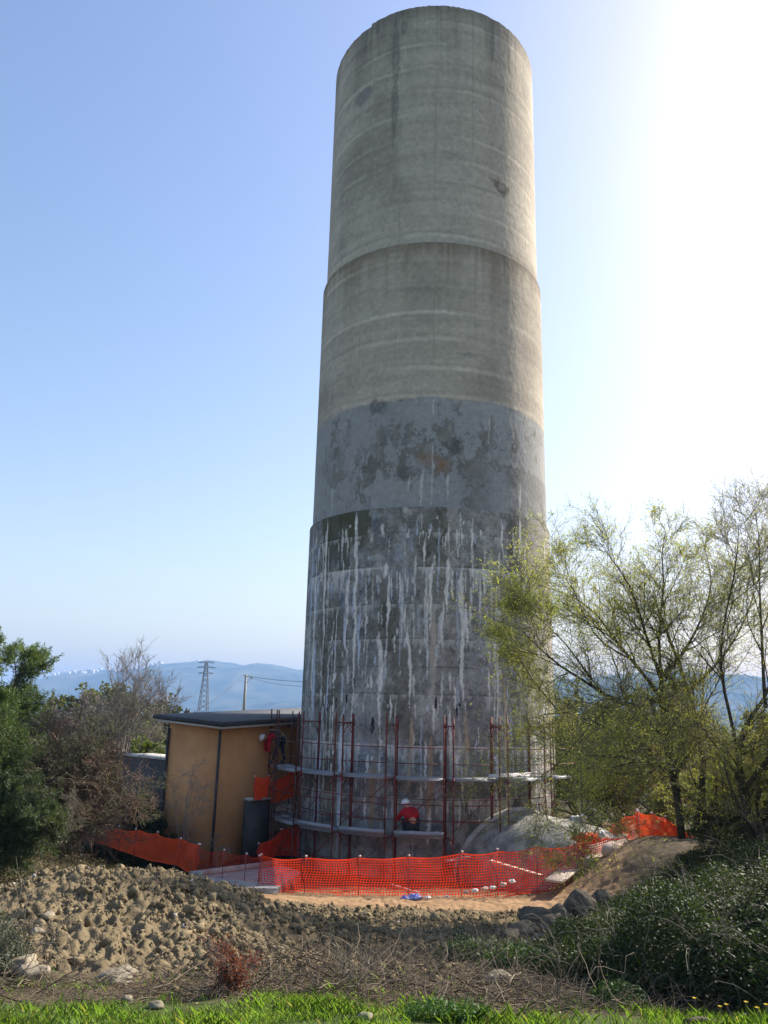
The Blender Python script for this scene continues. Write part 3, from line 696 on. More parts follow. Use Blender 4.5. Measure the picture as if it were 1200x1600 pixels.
# ------------------------------------------------------------------ fence netting
def fence(name, nodes, hgt, label, cell=.08, rows=16, wave=.07, mt=None, sw=.022, double=1, posts=True, seed=0, capcol=True):
    # nodes (x, y, zbase or None, h)
    nodes = [(n[0], n[1], (h(n[0], n[1]) if n[2] is None else n[2]), n[3]) for n in nodes]
    P_ = np.array(nodes); dd = np.hypot(np.diff(P_[:, 0]), np.diff(P_[:, 1])); cum = np.concatenate([[0], np.cumsum(dd)]); L = cum[-1]
    nn = int(L/cell); u = np.linspace(0, L, nn); o = empty(name, (P_[0, 0], P_[0, 1], P_[0, 2])); base = P_[0, :3]
    x = np.interp(u, cum, P_[:, 0]); y = np.interp(u, cum, P_[:, 1]); zb = np.interp(u, cum, P_[:, 2]); hh = np.interp(u, cum, P_[:, 3])
    gnd = terrain(x, y, False); 
    tx = np.gradient(x, u); ty = np.gradient(y, u); tl = np.hypot(tx, ty); nx = -ty/tl; ny = tx/tl
    # sag between posts
    fr = np.zeros(nn)
    for k in range(len(cum)-1):
        s_ = (u >= cum[k])*(u <= cum[k+1]); fr = np.where(s_, (u-cum[k])/max(1e-6, cum[k+1]-cum[k]), fr)
    sag = .045*np.sin(fr*pi)*(1+.6*vn(u*.8, u*0, seed+3))
    m = MB()
    for dbl in range(double):
        v = np.linspace(0, 1, rows+1)
        UU, VV = np.meshgrid(u, v, indexing='ij')
        off = wave*2*(fbm(UU*1.1+dbl*9, VV*1.1+seed, 3, 600+seed+dbl)-.5)*2+dbl*.05+wave*.8*np.sin(UU*3+VV*3)*VV
        sx = .03*np.sin(VV*9+UU*.7+dbl)+ .25*cell*dbl+.05*(fbm(UU*.9, VV*2, 2, 620+seed)-.5)
        Z_ = zb[:, None]+VV*(hh-sag)[:, None]+.02*(fbm(UU*2.5, VV*3, 2, 640+seed)-.5)+(.25*cell*dbl)
        Xp = x[:, None]+nx[:, None]*off+(tx/tl)[:, None]*sx; Yp = y[:, None]+ny[:, None]*off+(ty/tl)[:, None]*sx
        G = np.stack([Xp, Yp, Z_], -1)-base
        # horizontal strands
        up = np.array([0, 0, sw/2]); n_ = G.shape[0]
        for j in range(rows+1):
            a = G[:, j]-up*(1.8 if j in (0, rows) else 1); b = G[:, j]+up*(1.8 if j in (0, rows) else 1); i = np.arange(n_-1)
            m.add(np.concatenate([a, b]), np.stack([i, i+1, i+1+n_, i+n_], 1))
        tt = np.stack([tx/tl, ty/tl, tx*0], -1)[:, None]*sw/2
        a = (G-tt+np.array([0, 0.002, 0])).reshape(-1, 3); b = (G+tt+np.array([0, 0.002, 0])).reshape(-1, 3); i = (np.arange(n_)[:, None]*(rows+1)+np.arange(rows)[None]).ravel(); T_ = len(a)
        m.add(np.concatenate([a, b]), np.stack([i, i+T_, i+T_+1, i+1], 1))
    m.build('net', mt or m_net, o)
    if posts:
        for k in range(len(P_)):
            b = MB(); q = P_[k, :3]-base; b.tube([q+np.array([0, 0, -.25]), q+np.array([random.uniform(-.04, .04), .02, P_[k, 3]+.05])], .012, 6); pst = b.build('post', m_post, o)
            b = MB(); b.lathe(q+np.array([0, .02, P_[k, 3]+.03]), [(0, .05), (.03, .045), (.036, .02), (.03, 0), (0, 0)], 8); b.build('cap', m_cap, pst)
    tag(o, label, 'safety fence', None); return o
def nd(px, pt, pb, Yn):
    a = at(px, pt, Yn); b = at(px, pb, Yn); return (a[0], a[1], b[2], a[2]-b[2])
fence('safety_fence', [nd(408, 1338, 1399, 24.4), nd(478, 1341, 1405, 24.2), nd(562, 1341, 1407, 24), nd(639, 1340, 1408, 23.9), nd(722, 1334, 1406, 24), nd(777, 1330, 1402, 24.2), nd(838, 1325, 1394, 24.6), nd(899, 1320, 1383, 25), nd(950, 1311, 1368, 25.6), nd(990, 1303, 1345, 26.4)], 1.1, 'orange safety net fence running across the front of the scaffold', seed=1)
fence('safety_fence', [nd(405, 1340, 1392, 24.8), nd(385, 1337, 1388, 24.9), nd(350, 1331, 1378, 25.2), nd(310, 1322, 1368, 25.6)], 1.1, 'thin dark red netting between mud heap and front fence', cell=.075, sw=.008, seed=2)
fence('safety_fence', [nd(312, 1322, 1366, 25.7), nd(282, 1313, 1350, 26.2), nd(246, 1303, 1344, 26.8), nd(212, 1298, 1335, 27.2), nd(186, 1294, 1325, 27.6), nd(155, 1292, 1317, 27.9), nd(134, 1291, 1303, 28)], 1.1, 'bright orange safety fence dropping down beyond the mud heap, far left', cell=.07, sw=.034, wave=.09, mt=m_net_lit, seed=3)
fence('safety_fence', [nd(398, 1215, 1247, 31.25), nd(420, 1214, 1250, 31.7)], .8, 'small orange net panel on the retaining wall beside orange building', cell=.07, sw=.05, mt=m_net_lit, seed=4)
fence('safety_fence', [nd(424, 1222, 1256, 32.6), nd(450, 1208, 1246, 33.1), nd(482, 1198, 1236, 33.6)], .8, 'orange net behind the upper left deck of scaffold', cell=.07, sw=.045, mt=m_net_lit, seed=5)
fence('safety_fence', [nd(404, 1320, 1342, 30), nd(440, 1298, 1336, 31), nd(470, 1288, 1336, 31.5)], .8, 'shaded orange net hanging under lower left deck of scaffold', cell=.07, sw=.035, seed=6)
fence('safety_fence', [nd(996, 1270, 1326, 25.0), nd(1018, 1273, 1322, 25.4), nd(1040, 1278, 1320, 25.8), nd(1066, 1294, 1326, 26), nd(1098, 1316, 1336, 26.2)], 1.0, 'bright orange safety fence on the bank below the willow', cell=.06, sw=.042, wave=.10, mt=m_net_lit, seed=7)
fence('safety_fence', [nd(950, 1290, 1312, 27.5), nd(975, 1276, 1316, 26.5), nd(996, 1268, 1326, 25.1)], 1.0, 'see-through red netting left of the bright orange fence panel', cell=.08, sw=.012, seed=8)
fence('safety_fence', [nd(1150, 1196, 1216, 40), nd(1195, 1200, 1222, 41)], .8, 'far scrap of orange netting glimpsed between willow trunks', cell=.07, sw=.05, posts=False, seed=9)

# ------------------------------------------------------------------ small site things
def crumple(name, c_, size, mt, label, cat, n=14, flat=.5, seed=0, group=None):
    V = []; U_ = np.linspace(0, 1, n)
    for i in range(n):
        a = pi*i/(n-1)-pi/2
        for j in range(n):
            b = 2*pi*j/(n-1) if j < n-1 else 0
            r = .55+.8*float(vn(np.array([i*.9+seed*7]), np.array([(j % (n-1))*.9]), 700+seed)[0])
            V.append((cos(a)*cos(b)*r*size[0], cos(a)*sin(b)*r*size[1], (sin(a)*.5+.35)*r*size[2]*flat*2))
    i = (np.arange(n-1)[:, None]*n+np.arange(n-1)[None]).ravel()
    m = MB(); m.add(V, np.stack([i, i+n, i+n+1, i+1], 1))
    o = m.build(name, mt); o.location = tuple(c_); tag(o, label, cat, group); return o
def gp(px, py, Yq, dz=0): q = at(px, py, Yq); return (q[0], q[1], q[2]+dz)
crumple('plastic_bag', gp(632, 1407, 23.3), (.12, .1, .12), m_blue, 'small blue plastic bag at the foot of the front fence, left of pair', 'bag', seed=1)
crumple('plastic_bag', gp(648, 1406, 23.4), (.22, .14, .16), m_blue, 'larger blue and white plastic bag at the foot of the front fence', 'bag', seed=2)
m_sheet = mat('pinkish_scrap', (.62, .42, .34), noise=.3, nscale=8)
DEB = [(668, 1402, .2), (684, 1404, .25), (698, 1400, .16), (728, 1393, .17), (742, 1391, .2), (757, 1388, .22), (770, 1386, .18), (786, 1381, .2), (800, 1376, .2)]
for k, (px, py, s_) in enumerate(DEB):
    o = crumple('debris_scrap', gp(px, py+3, 23.6), (s_*.5, s_*.35, s_*.45), m_sheet if k % 2 else m_plastic, 'pale crumpled scrap of packing lying along the bottom of the front fence', 'debris', seed=10+k, group='scraps along the front fence')
def plank(name, a, b, w_, th, mt, label, cat='plank', up=(0, 0, 1)):
    a = np.array(a); b = np.array(b); c_ = (a+b)/2; m = MB(); m.beam(a-c_, b-c_, w_, th, up=up); o = m.build(name, mt); o.location = tuple(c_)
    bv = o.modifiers.new('b', 'BEVEL'); bv.width = .006; tag(o, label, cat)
plank('scaffold_board', gp(866, 1377, 23.9), gp(908, 1344, 26.0), .52, .06, m_wood, 'broad pale board tilted on the bank behind the front fence')
plank('scaffold_board', gp(766, 1346, 26.5, .02), gp(848, 1370, 25.0, .02), .16, .05, m_wood, 'long narrow plank lying behind the front fence, right half')
plank('scaffold_board', gp(735, 1338, 28.0), gp(700, 1345, 26.6), .2, .05, m_galv, 'grey metal plank lying in the pit behind the front fence')
plank('scaffold_board', gp(660, 1396, 24.6), gp(612, 1382, 25.2, .0), .03, .03, m_plastic, 'thin pale stick leaning on front fence above the blue bags')
def sack(px0, py0, px1, py1, Yq, r, label, seed):
    a = np.array(gp(px0, py0, Yq)); b = np.array(gp(px1, py1, Yq+.8)); K = 14; t = np.linspace(0, 1, K)
    pts = a[None]*(1-t[:, None])+b[None]*t[:, None]; rad = r*(np.sin(np.clip(t, .02, .98)*pi)**.25)*(1+.16*(vn(t*9, t*0, seed)-.5))
    pts[:, 2] += .04*np.sin(t*9)
    m = MB(); m.tube(pts-a, rad, 14); o = m.build('sack_roll', m_sack, smooth=True); o.location = tuple(a); tag(o, label, 'sack')
sack(945, 1333, 984, 1322, 24.9, .26, 'long beige filled sack on the sandy bank, nearer one', 31)
sack(968, 1318, 996, 1314, 26.2, .25, 'beige filled sack lying against the bright orange fence panel', 32)
sack(915, 1350, 948, 1340, 24.9, .22, 'beige filled sack at left end of the sack row, above boulders', 33)
m_netc = m_net
for k, (px, py, s_) in enumerate([(918, 1310, .24)]):
    crumple('net_heap', gp(px, py+6, 25.6), (.5, .3, .28), m_net, 'heap of folded bright orange netting on the vault end', 'netting', seed=41)
crumple('plastic_bag', gp(940, 1309, 25.5), (.13, .12, .2), m_plastic, 'white and purple bag standing beside the orange netting heap', 'bag', seed=43)
crumple('tarpaulin', gp(908, 1288, 27.5), (.35, .3, .3), m_plastic, 'small crumpled white sheet on top of the concrete vault', 'sheet', seed=44)
mx = MB(); q = gp(925, 1300, 27.6); mx.box((0, 0, .3), (.55, .5, .5)); mx.lathe((0, 0, .55), [(0, 0), (.2, 0), (.22, .05), (.16, .16), (0, .18)], 12); mx.box((.1, -.26, .3), (.3, .04, .2)); mx.tube([(-.25, -.2, .1), (-.25, -.2, .7), (.25, -.2, .7), (.25, -.2, .1)], .015, 6)
o = mx.build('compressor', m_black); o.location = q; tag(o, 'small black machine behind the heap of orange netting', 'machine')

# ------------------------------------------------------------------ pylon, pole and wires
pl = empty('lattice_pylon', tuple(at(316, 1125, 420))); pb = np.array(at(316, 1125, 420)); pt_ = np.array(at(320.5, 1034, 420)); Hp = pt_[2]-pb[2]
m = MB(); lean = (pt_-pb)[0]*0
def pw(z): return 2.1*(1-z/Hp)+.55
levels = np.linspace(0, Hp, 12)
for a, b in ((-1, -1), (1, -1), (1, 1), (-1, 1)):
    m.tube([(a*pw(z), b*pw(z), z) for z in levels], .16, 4)
for z0_, z1_ in zip(levels[:-1], levels[1:]):
    for (a, b, c2, d2) in ((-1, -1, 1, -1), (1, -1, 1, 1), (1, 1, -1, 1), (-1, 1, -1, -1)):
        m.tube([(a*pw(z0_), b*pw(z0_), z0_), (c2*pw(z1_), d2*pw(z1_), z1_)], .09, 3); m.tube([(c2*pw(z0_), d2*pw(z0_), z0_), (a*pw(z1_), b*pw(z1_), z1_)], .09, 3)
m.build('mast', m_pylon, pl)
for zc_, hw in ((Hp*.985, 4.2), (Hp*.90, 5.0), (Hp*.80, 4.0)):
    m = MB(); m.tube([(-hw, 0, zc_), (0, 0, zc_+.9), (hw, 0, zc_)], .14, 4); m.tube([(-hw, 0, zc_), (hw, 0, zc_)], .14, 4); m.build('crossarm', m_pylon, pl)
tag(pl, 'steel lattice power pylon in front of the blue hill', 'pylon')
pp = np.array(at(380, 1125, 90)); ptop = np.array(at(382.5, 1054, 90)); Hq = ptop[2]-pp[2]
po_ = empty('utility_pole', tuple(pp)); m = MB(); m.tube([(0, 0, 0), (0, 0, Hq)], [.17, .12], 8); m.build('shaft', m_pole, po_)
m = MB(); m.beam((-.3, 0, Hq-.1), (.7, 0, Hq-.25), .09, .09); m.tube([(.55, 0, Hq-.3), (.0, 0, Hq-1.0)], .03, 4); m.tube([(.65, 0, Hq-.5), (.65, 0, Hq-.1)], .06, 6); m.build('bracket', m_pole, po_)
tag(po_, 'slim pale concrete utility pole rising above orange building roof', 'utility pole')
def wire(a, b, sag, r, label):
    a = np.array(a); b = np.array(b); t = np.linspace(0, 1, 24)[:, None]; p = a*(1-t)+b*t; p[:, 2] -= (4*sag*t*(1-t))[:, 0]
    m = MB(); m.tube(p-a, r, 4); o = m.build('overhead_wire', m_black); o.location = tuple(a); tag(o, label, 'wire')
wire(ptop-np.array([.2, 0, .1]), at(285, 1121, 60), .4, .022, 'overhead wire dropping left from the pole toward the trees')
wire(ptop+np.array([.6, 0, -.2]), at(560, 1063, 88), .35, .024, 'overhead wire running right from the pole to behind the tower')
wire(ptop+np.array([.6, 0, -.3]), at(560, 1065, 60), .6, .015, 'second thinner wire just below the one running right from pole')

# ------------------------------------------------------------------ people
def skinned(name, joints, edges, mt, parent=None, sub=2, root=0):
    me = bpy.data.meshes.new('t'); me.from_pydata([j[:3] for j in joints], edges, [])
    o = bpy.data.objects.new('t', me); COL.objects.link(o)
    md = o.modifiers.new('s', 'SKIN'); md.use_smooth_shade = True
    if not me.skin_vertices:
        pass
    sv = me.skin_vertices[0].data
    for k, j in enumerate(joints):
        r = j[3]; sv[k].radius = (r, r*(j[4] if len(j) > 4 else 1)); sv[k].use_root = (k == root)
    o.modifiers.new('u', 'SUBSURF').levels = sub
    bpy.context.view_layer.update()
    dg = bpy.context.evaluated_depsgraph_get(); me2 = bpy.data.meshes.new_from_object(o.evaluated_get(dg)); me2.name = name
    bpy.data.objects.remove(o); me2.materials.clear(); me2.materials.append(mt)
    r_ = bpy.data.objects.new(name, me2); COL.objects.link(r_)
    if parent: r_.parent = parent
    return r_
def person(base, J, label, yaw=0, cat='person', sc=1.12, vest=False):
    # J: joint dict in local metres (x right, y away, z up)
    root = empty('person', tuple(base), yaw)
    V = Vector
    def hand(w, d, side):
        d = V(d).normalized(); s_ = V(side).normalized(); c = V(w); palm = c+d*.075; js = [(*c, .024), (*palm, .030)]; ed = [(0, 1)]
        for k in range(4):
            ln = (.062, .074, .070, .055)[k]; o_ = palm+s_*(.026-.0175*k); p1 = o_+d*ln*.5; nrm = d.cross(s_)
            p2 = p1+(d*.7+nrm*.6).normalized()*ln*.5; i = len(js); js += [(*(o_+d*.012), .010), (*p1, .0095), (*p2, .008)]; ed += [(1, i), (i, i+1), (i+1, i+2)]
        t1 = c+d*.03+s_*.035; t2 = t1+(d*.8+s_*.45).normalized()*.045; i = len(js); js += [(*t1, .012), (*t2, .010)]; ed += [(0, i), (i, i+1)]
        return js, ed
    names = ['pel', 'waist', 'chest', 'neck', 'head', 'crown', 'sl', 'el', 'wl', 'sr', 'er', 'wr', 'hl', 'kl', 'al', 'tl', 'hr', 'kr', 'ar', 'tr']
    rad = dict(pel=.135, waist=.125, chest=.15, neck=.055, head=.088, crown=.075, sl=.065, el=.043, wl=.03, sr=.065, er=.043, wr=.03, hl=.095, kl=.062, al=.042, tl=.038, hr=.095, kr=.062, ar=.042, tr=.038)
    js = [(*J[n], rad[n]) for n in names]; ix = {n: k for k, n in enumerate(names)}
    E_ = [('pel', 'waist'), ('waist', 'chest'), ('chest', 'neck'), ('neck', 'head'), ('head', 'crown'), ('chest', 'sl'), ('sl', 'el'), ('el', 'wl'), ('chest', 'sr'), ('sr', 'er'), ('er', 'wr'), ('pel', 'hl'), ('hl', 'kl'), ('kl', 'al'), ('al', 'tl'), ('pel', 'hr'), ('hr', 'kr'), ('kr', 'ar'), ('ar', 'tr')]
    ed = [(ix[a], ix[b]) for a, b in E_]
    for e_, w_, s0 in (('el', 'wl', (0, 1, .2)), ('er', 'wr', (0, 1, .2))):
        hj, he = hand(J[w_], V(J[w_])-V(J[e_]), s0); b0 = len(js); js += hj; ed += [(a+b0, b+b0) for a, b in he]; ed.append((ix[w_], b0))
    # nose, ears, chin on the head
    hd = V(J['head']); up = (V(J['crown'])-hd).normalized(); fw = V(J['face']).normalized(); sd = up.cross(fw)
    i = len(js); js += [(*(hd+fw*.095), .016), (*(hd+fw*.06-up*.075), .04), (*(hd+sd*.088), .018), (*(hd-sd*.088), .018)]; ed += [(ix['head'], i), (ix['head'], i+1), (ix['head'], i+2), (ix['head'], i+3)]
    body = skinned('body', js, ed, m_skin, root)
    def sub(nm, lst, el, g, mt, sb=2):
        jj = [(*J[n], rad[n]+g*(1 if n in ('pel', 'waist', 'chest') else .5)) for n in lst]; ii = {n: k for k, n in enumerate(lst)}
        return skinned(nm, jj, [(ii[a], ii[b]) for a, b in el], mt, root, sb)
    sub('jacket', ['waist', 'chest', 'neck', 'sl', 'el', 'wl', 'sr', 'er', 'wr'], [('waist', 'chest'), ('chest', 'neck'), ('chest', 'sl'), ('sl', 'el'), ('el', 'wl'), ('chest', 'sr'), ('sr', 'er'), ('er', 'wr')], .05, m_red)
    sub('trousers', ['pel', 'hl', 'kl', 'al', 'hr', 'kr', 'ar'], [('pel', 'hl'), ('hl', 'kl'), ('kl', 'al'), ('pel', 'hr'), ('hr', 'kr'), ('kr', 'ar')], .02, m_dark)
    for a, t in (('al', 'tl'), ('ar', 'tr')):
        jj = [(*J[a], .062), (*J[t], .055)]; skinned('boot', jj, [(0, 1)], m_black, root)
    if vest:
        vj = [(*(V(J['pel'])*.6+V(J['waist'])*.4), .18), (*J['waist'], .19), (*(V(J['chest'])*1.0+V(J['waist'])*.0), .205)]; skinned('vest', vj, [(0, 1), (1, 2)], m_dark, root)
        m = MB()
        for s_ in (-1, 1):
            m.tube([V(J['hl' if s_ < 0 else 'hr'])+V((0, 0, -.12)), V(J['pel'])+V((.12, .06*s_, .1)), V(J['waist'])+V((.05, .08*s_, .18)), V(J['chest'])+V((-.02, .09*s_, .2))], .016, 6)
        m.tube([V(J['pel'])+V((.16, 0, .05)), V(J['pel'])+V((.24, 0, -.1)), V(J['pel'])+V((.22, 0, -.45))], .012, 6)
        m.build('harness', m_strap, root)
    # helmet: shell with brim
    m = MB(); hd_ = hd+up*.035; m.lathe(tuple(hd_), [(.145, .0), (.150, .012), (.122, .02), (.120, .05), (.100, .095), (.06, .125), (0, .135)], 20, axis=tuple(up)); bm_ = fw*.13
    m.lathe(tuple(hd_+bm_*.35), [(.0, .0), (.125, .0), (.128, .012), (0, .02)], 16, axis=tuple(up)); m.build('helmet', m_helm, root, smooth=True)
    root.scale = (sc, sc, sc); tag(root, label, cat)
    return root
# bent-over worker, upper deck, left end
b1 = at(441, 1197, 33.0); bz = 3.66
J = dict(pel=(.10, 0, .86), waist=(-.06, 0, .96), chest=(-.30, 0, .96), neck=(-.43, 0, .91), head=(-.52, 0, .86), crown=(-.62, 0, .91), face=(-.5, .0, -.9),
  sl=(-.33, -.19, .90), el=(-.36, -.22, .62), wl=(-.36, -.14, .37), sr=(-.33, .19, .90), er=(-.40, .22, .64), wr=(-.40, .10, .40),
  hl=(.04, -.10, .80), kl=(-.10, -.12, .44), al=(-.17, -.12, .09), tl=(-.31, -.13, .05), hr=(.14, .10, .82), kr=(.22, .12, .46), ar=(.30, .13, .09), tr=(.16, .14, .05))
person((b1[0]-.22, b1[1], bz), J, 'worker in white helmet and dark vest bending over on the upper deck', yaw=radians(20), vest=True)
# crouching worker, lower deck, back to the camera
b2 = at(640, 1302, 28.0)
J = dict(pel=(.08, -.12, .26), waist=(.07, -.14, .40), chest=(-.02, .0, .66), neck=(-.07, .07, .76), head=(-.12, .12, .83), crown=(-.14, .13, .93), face=(-.3, .9, -.5),
  sl=(-.20, .0, .66), el=(-.33, .16, .46), wl=(-.42, .36, .36), sr=(.17, .06, .66), er=(.24, .26, .46), wr=(.06, .42, .36),
  hl=(-.03, -.10, .28), kl=(-.20, .24, .40), al=(-.14, .0, .09), tl=(-.18, .16, .05), hr=(.18, -.10, .28), kr=(.28, .24, .40), ar=(.20, .0, .09), tr=(.22, .16, .05))
person((b2[0], b2[1], LIFT+.06), J, 'worker in red jacket crouching on the lower deck facing the tower')
# ------------------------------------------------------------------ vegetation generators
def grow(P0, D0, L, R0, K, wig, up, rgen, taper=.25, droop=0):
    # vectorised branch polylines; P0 (B,3) D0 (B,3) L (B,) R0 (B,)
    B = len(P0); D = D0/np.linalg.norm(D0, axis=1, keepdims=True); pts = [P0]; p = P0.copy()
    for k in range(K-1):
        D = D+rgen.normal(size=(B, 3))*wig+np.array([0, 0, up])-np.array([0, 0, droop])*k/(K-1)
        D /= np.linalg.norm(D, axis=1, keepdims=True); p = p+D*(L/(K-1))[:, None]; pts.append(p.copy())
    Pp = np.stack(pts, 1); Rr = R0[:, None]*np.linspace(1, taper, K)[None]
    return Pp, Rr
def spawn(Pp, Rr, nper, t0, t1, ang, lenf, rf, K, wig, up, rgen, minr=.002, droop=0, taper=.25, Lmin=.05):
    B, Kp, _ = Pp.shape
    bi = np.repeat(np.arange(B), nper); n = len(bi); t = rgen.uniform(t0, t1, n)*(Kp-1); k = np.minimum(t.astype(int), Kp-2); fr = (t-k)[:, None]
    P0 = Pp[bi, k]*(1-fr)+Pp[bi, k+1]*fr; T = Pp[bi, k+1]-Pp[bi, k]; T /= np.linalg.norm(T, axis=1, keepdims=True)+1e-9
    rad = Rr[bi, k]*(1-fr[:, 0])+Rr[bi, k+1]*fr[:, 0]
    A = rgen.normal(size=(n, 3)); A -= (A*T).sum(1, keepdims=True)*T; A /= np.linalg.norm(A, axis=1, keepdims=True)+1e-9
    a = np.radians(rgen.uniform(ang[0], ang[1], n))[:, None]; D = T*np.cos(a)+A*np.sin(a)
    Lp = np.linalg.norm(np.diff(Pp, axis=1), axis=2).sum(1)[bi]
    L = np.maximum(Lmin, Lp*rgen.uniform(lenf[0], lenf[1], n)*(1.15-.5*t/(Kp-1)))
    return grow(P0, D, L, np.maximum(minr, rad*rf), K, wig, up, rgen, taper, droop)
def leafy(m, Pp, per, Ls, Ws, rgen, colA, colB, mi, t0=.2, spread=.02, hang=0, along=.5):
    B, K, _ = Pp.shape; bi = np.repeat(np.arange(B), per); n = len(bi); t = rgen.uniform(t0, 1, n)*(K-1); k = np.minimum(t.astype(int), K-2); fr = (t-k)[:, None]
    P0 = Pp[bi, k]*(1-fr)+Pp[bi, k+1]*fr; T = Pp[bi, k+1]-Pp[bi, k]; T /= np.linalg.norm(T, axis=1, keepdims=True)+1e-9
    D = T*along+rgen.normal(size=(n, 3))*.55+np.array([0, 0, -hang]); q = rgen.random((n, 1))
    cl = fbm(P0[:, 0]*1.1+P0[:, 2]*.8, P0[:, 1]*1.1+P0[:, 2]*1.3, 3, 801)[:, None]
    col = lerp(np.array([colA]), np.array([colB]), np.clip(q*.5+(cl-.35)*1.8*.7, 0, 1))
    m.leaves(P0+rgen.normal(size=(n, 3))*spread, D, Ls*rgen.uniform(.6, 1.3, n), Ws*rgen.uniform(.7, 1.2, n), mi, col)

def tree(name, base, H, spread, label, cat='tree', group=None, nl=6, lean=(0, 0), trunk_h=.25, tr=.12, n2=9, n3=8, n4=7, l2=(.28, .55), l3=(.35, .7), leaf=None, bark=None, twig=None, seed=1, wig=.18, up=.10, ang=(25, 60), limb_ang=(15, 55), droop=0, per=4, fine_r=.004, limbs=None, crown_name='crown'):
    rg = np.random.default_rng(seed); base = np.array(base, float); o = empty(name, tuple(base))
    T0, R0 = grow(np.array([[0, 0, -.2]]), np.array([[lean[0], lean[1], 1.]]), np.array([H*trunk_h+.2]), np.array([tr]), 6, .06, .05, rg, .75)
    mt = MB(); mt.tubes(T0, R0, 10, True)
    if limbs is None:
        a = rg.uniform(0, 2*pi, nl)+0; el = np.radians(90-rg.uniform(limb_ang[0], limb_ang[1], nl))
        D = np.stack([np.cos(a)*np.cos(el)*spread, np.sin(a)*np.cos(el)*spread, np.sin(el)], 1)
        P0 = np.repeat(T0[:, -1], nl, 0); P0 = P0+(T0[:, 3]-T0[:, -1])*rg.random((nl, 1))*.8
        L1, R1 = grow(P0, D, H*(1-trunk_h)*rg.uniform(.65, 1.0, nl), np.full(nl, tr*.6), 8, wig*.6, up*.7, rg, .2)
    else:
        L1 = np.array([[np.array(q)-base for q in l[0]] for l in limbs]); R1 = np.array([l[1] for l in limbs])
    mt.tubes(L1, R1, 7, True)
    L2, R2 = spawn(L1, R1, n2, .2, 1, ang, l2, .55, 6, wig, up, rg, .006)
    mt.tubes(L2, R2, 5)
    mt.build('trunk', bark or m_bark, o, smooth=True)
    mc = MB()
    L3, R3 = spawn(L2, R2, n3, .12, 1, ang, l3, .55, 5, wig*1.2, up*.8, rg, fine_r*1.3, droop)
    mc.tubes(L3, R3, 3, mi=0)
    L4, R4 = spawn(L3, R3, n4, .08, 1, ang, l3, .6, 4, wig*1.3, up*.6, rg, fine_r, droop*1.5)
    mc.tubes(L4, R4, 3, mi=0)
    if leaf: 
        Ls, Ws, cA, cB, lm, hang = leaf; leafy(mc, L4, per, Ls, Ws, rg, cA, cB, 1, hang=hang); leafy(mc, L3, max(1, per//2), Ls, Ws, rg, cA, cB, 1, hang=hang)
        mc.build(crown_name, [twig or m_twig, lm], o)
    else: mc.build(crown_name, [twig or m_twig], o)
    tag(o, label, cat, group); return o
def pxl(pts, Yd, wob=0):
    q = []
    for k, p in enumerate(pts): q.append(at(p[0], p[1], Yd+(p[2] if len(p) > 2 else 0)))
    return q
def resample(pts, n=9):
    P_ = np.array(pts); d = np.concatenate([[0], np.cumsum(np.linalg.norm(np.diff(P_, axis=0), axis=1))]); t = np.linspace(0, d[-1], n)
    R_ = np.stack([np.interp(t, d, P_[:, k]) for k in range(3)], 1)
    R_[1:-1] = (R_[:-2]+2*R_[1:-1]+R_[2:])/4; return R_
def limb(pts, Yd, r0_, r1_):
    return (resample([at(600+(q_[0]-600), q_[1]+(22 if q_[1] < 900 else 0), Yd+(q_[2] if len(q_) > 2 else 0)) for q_ in pts], 9), np.linspace(r0_*.72, r1_*.7, 9))

m_twig_w = mat('willow_twig', (.20, .17, .085), noise=.3, bump=0)
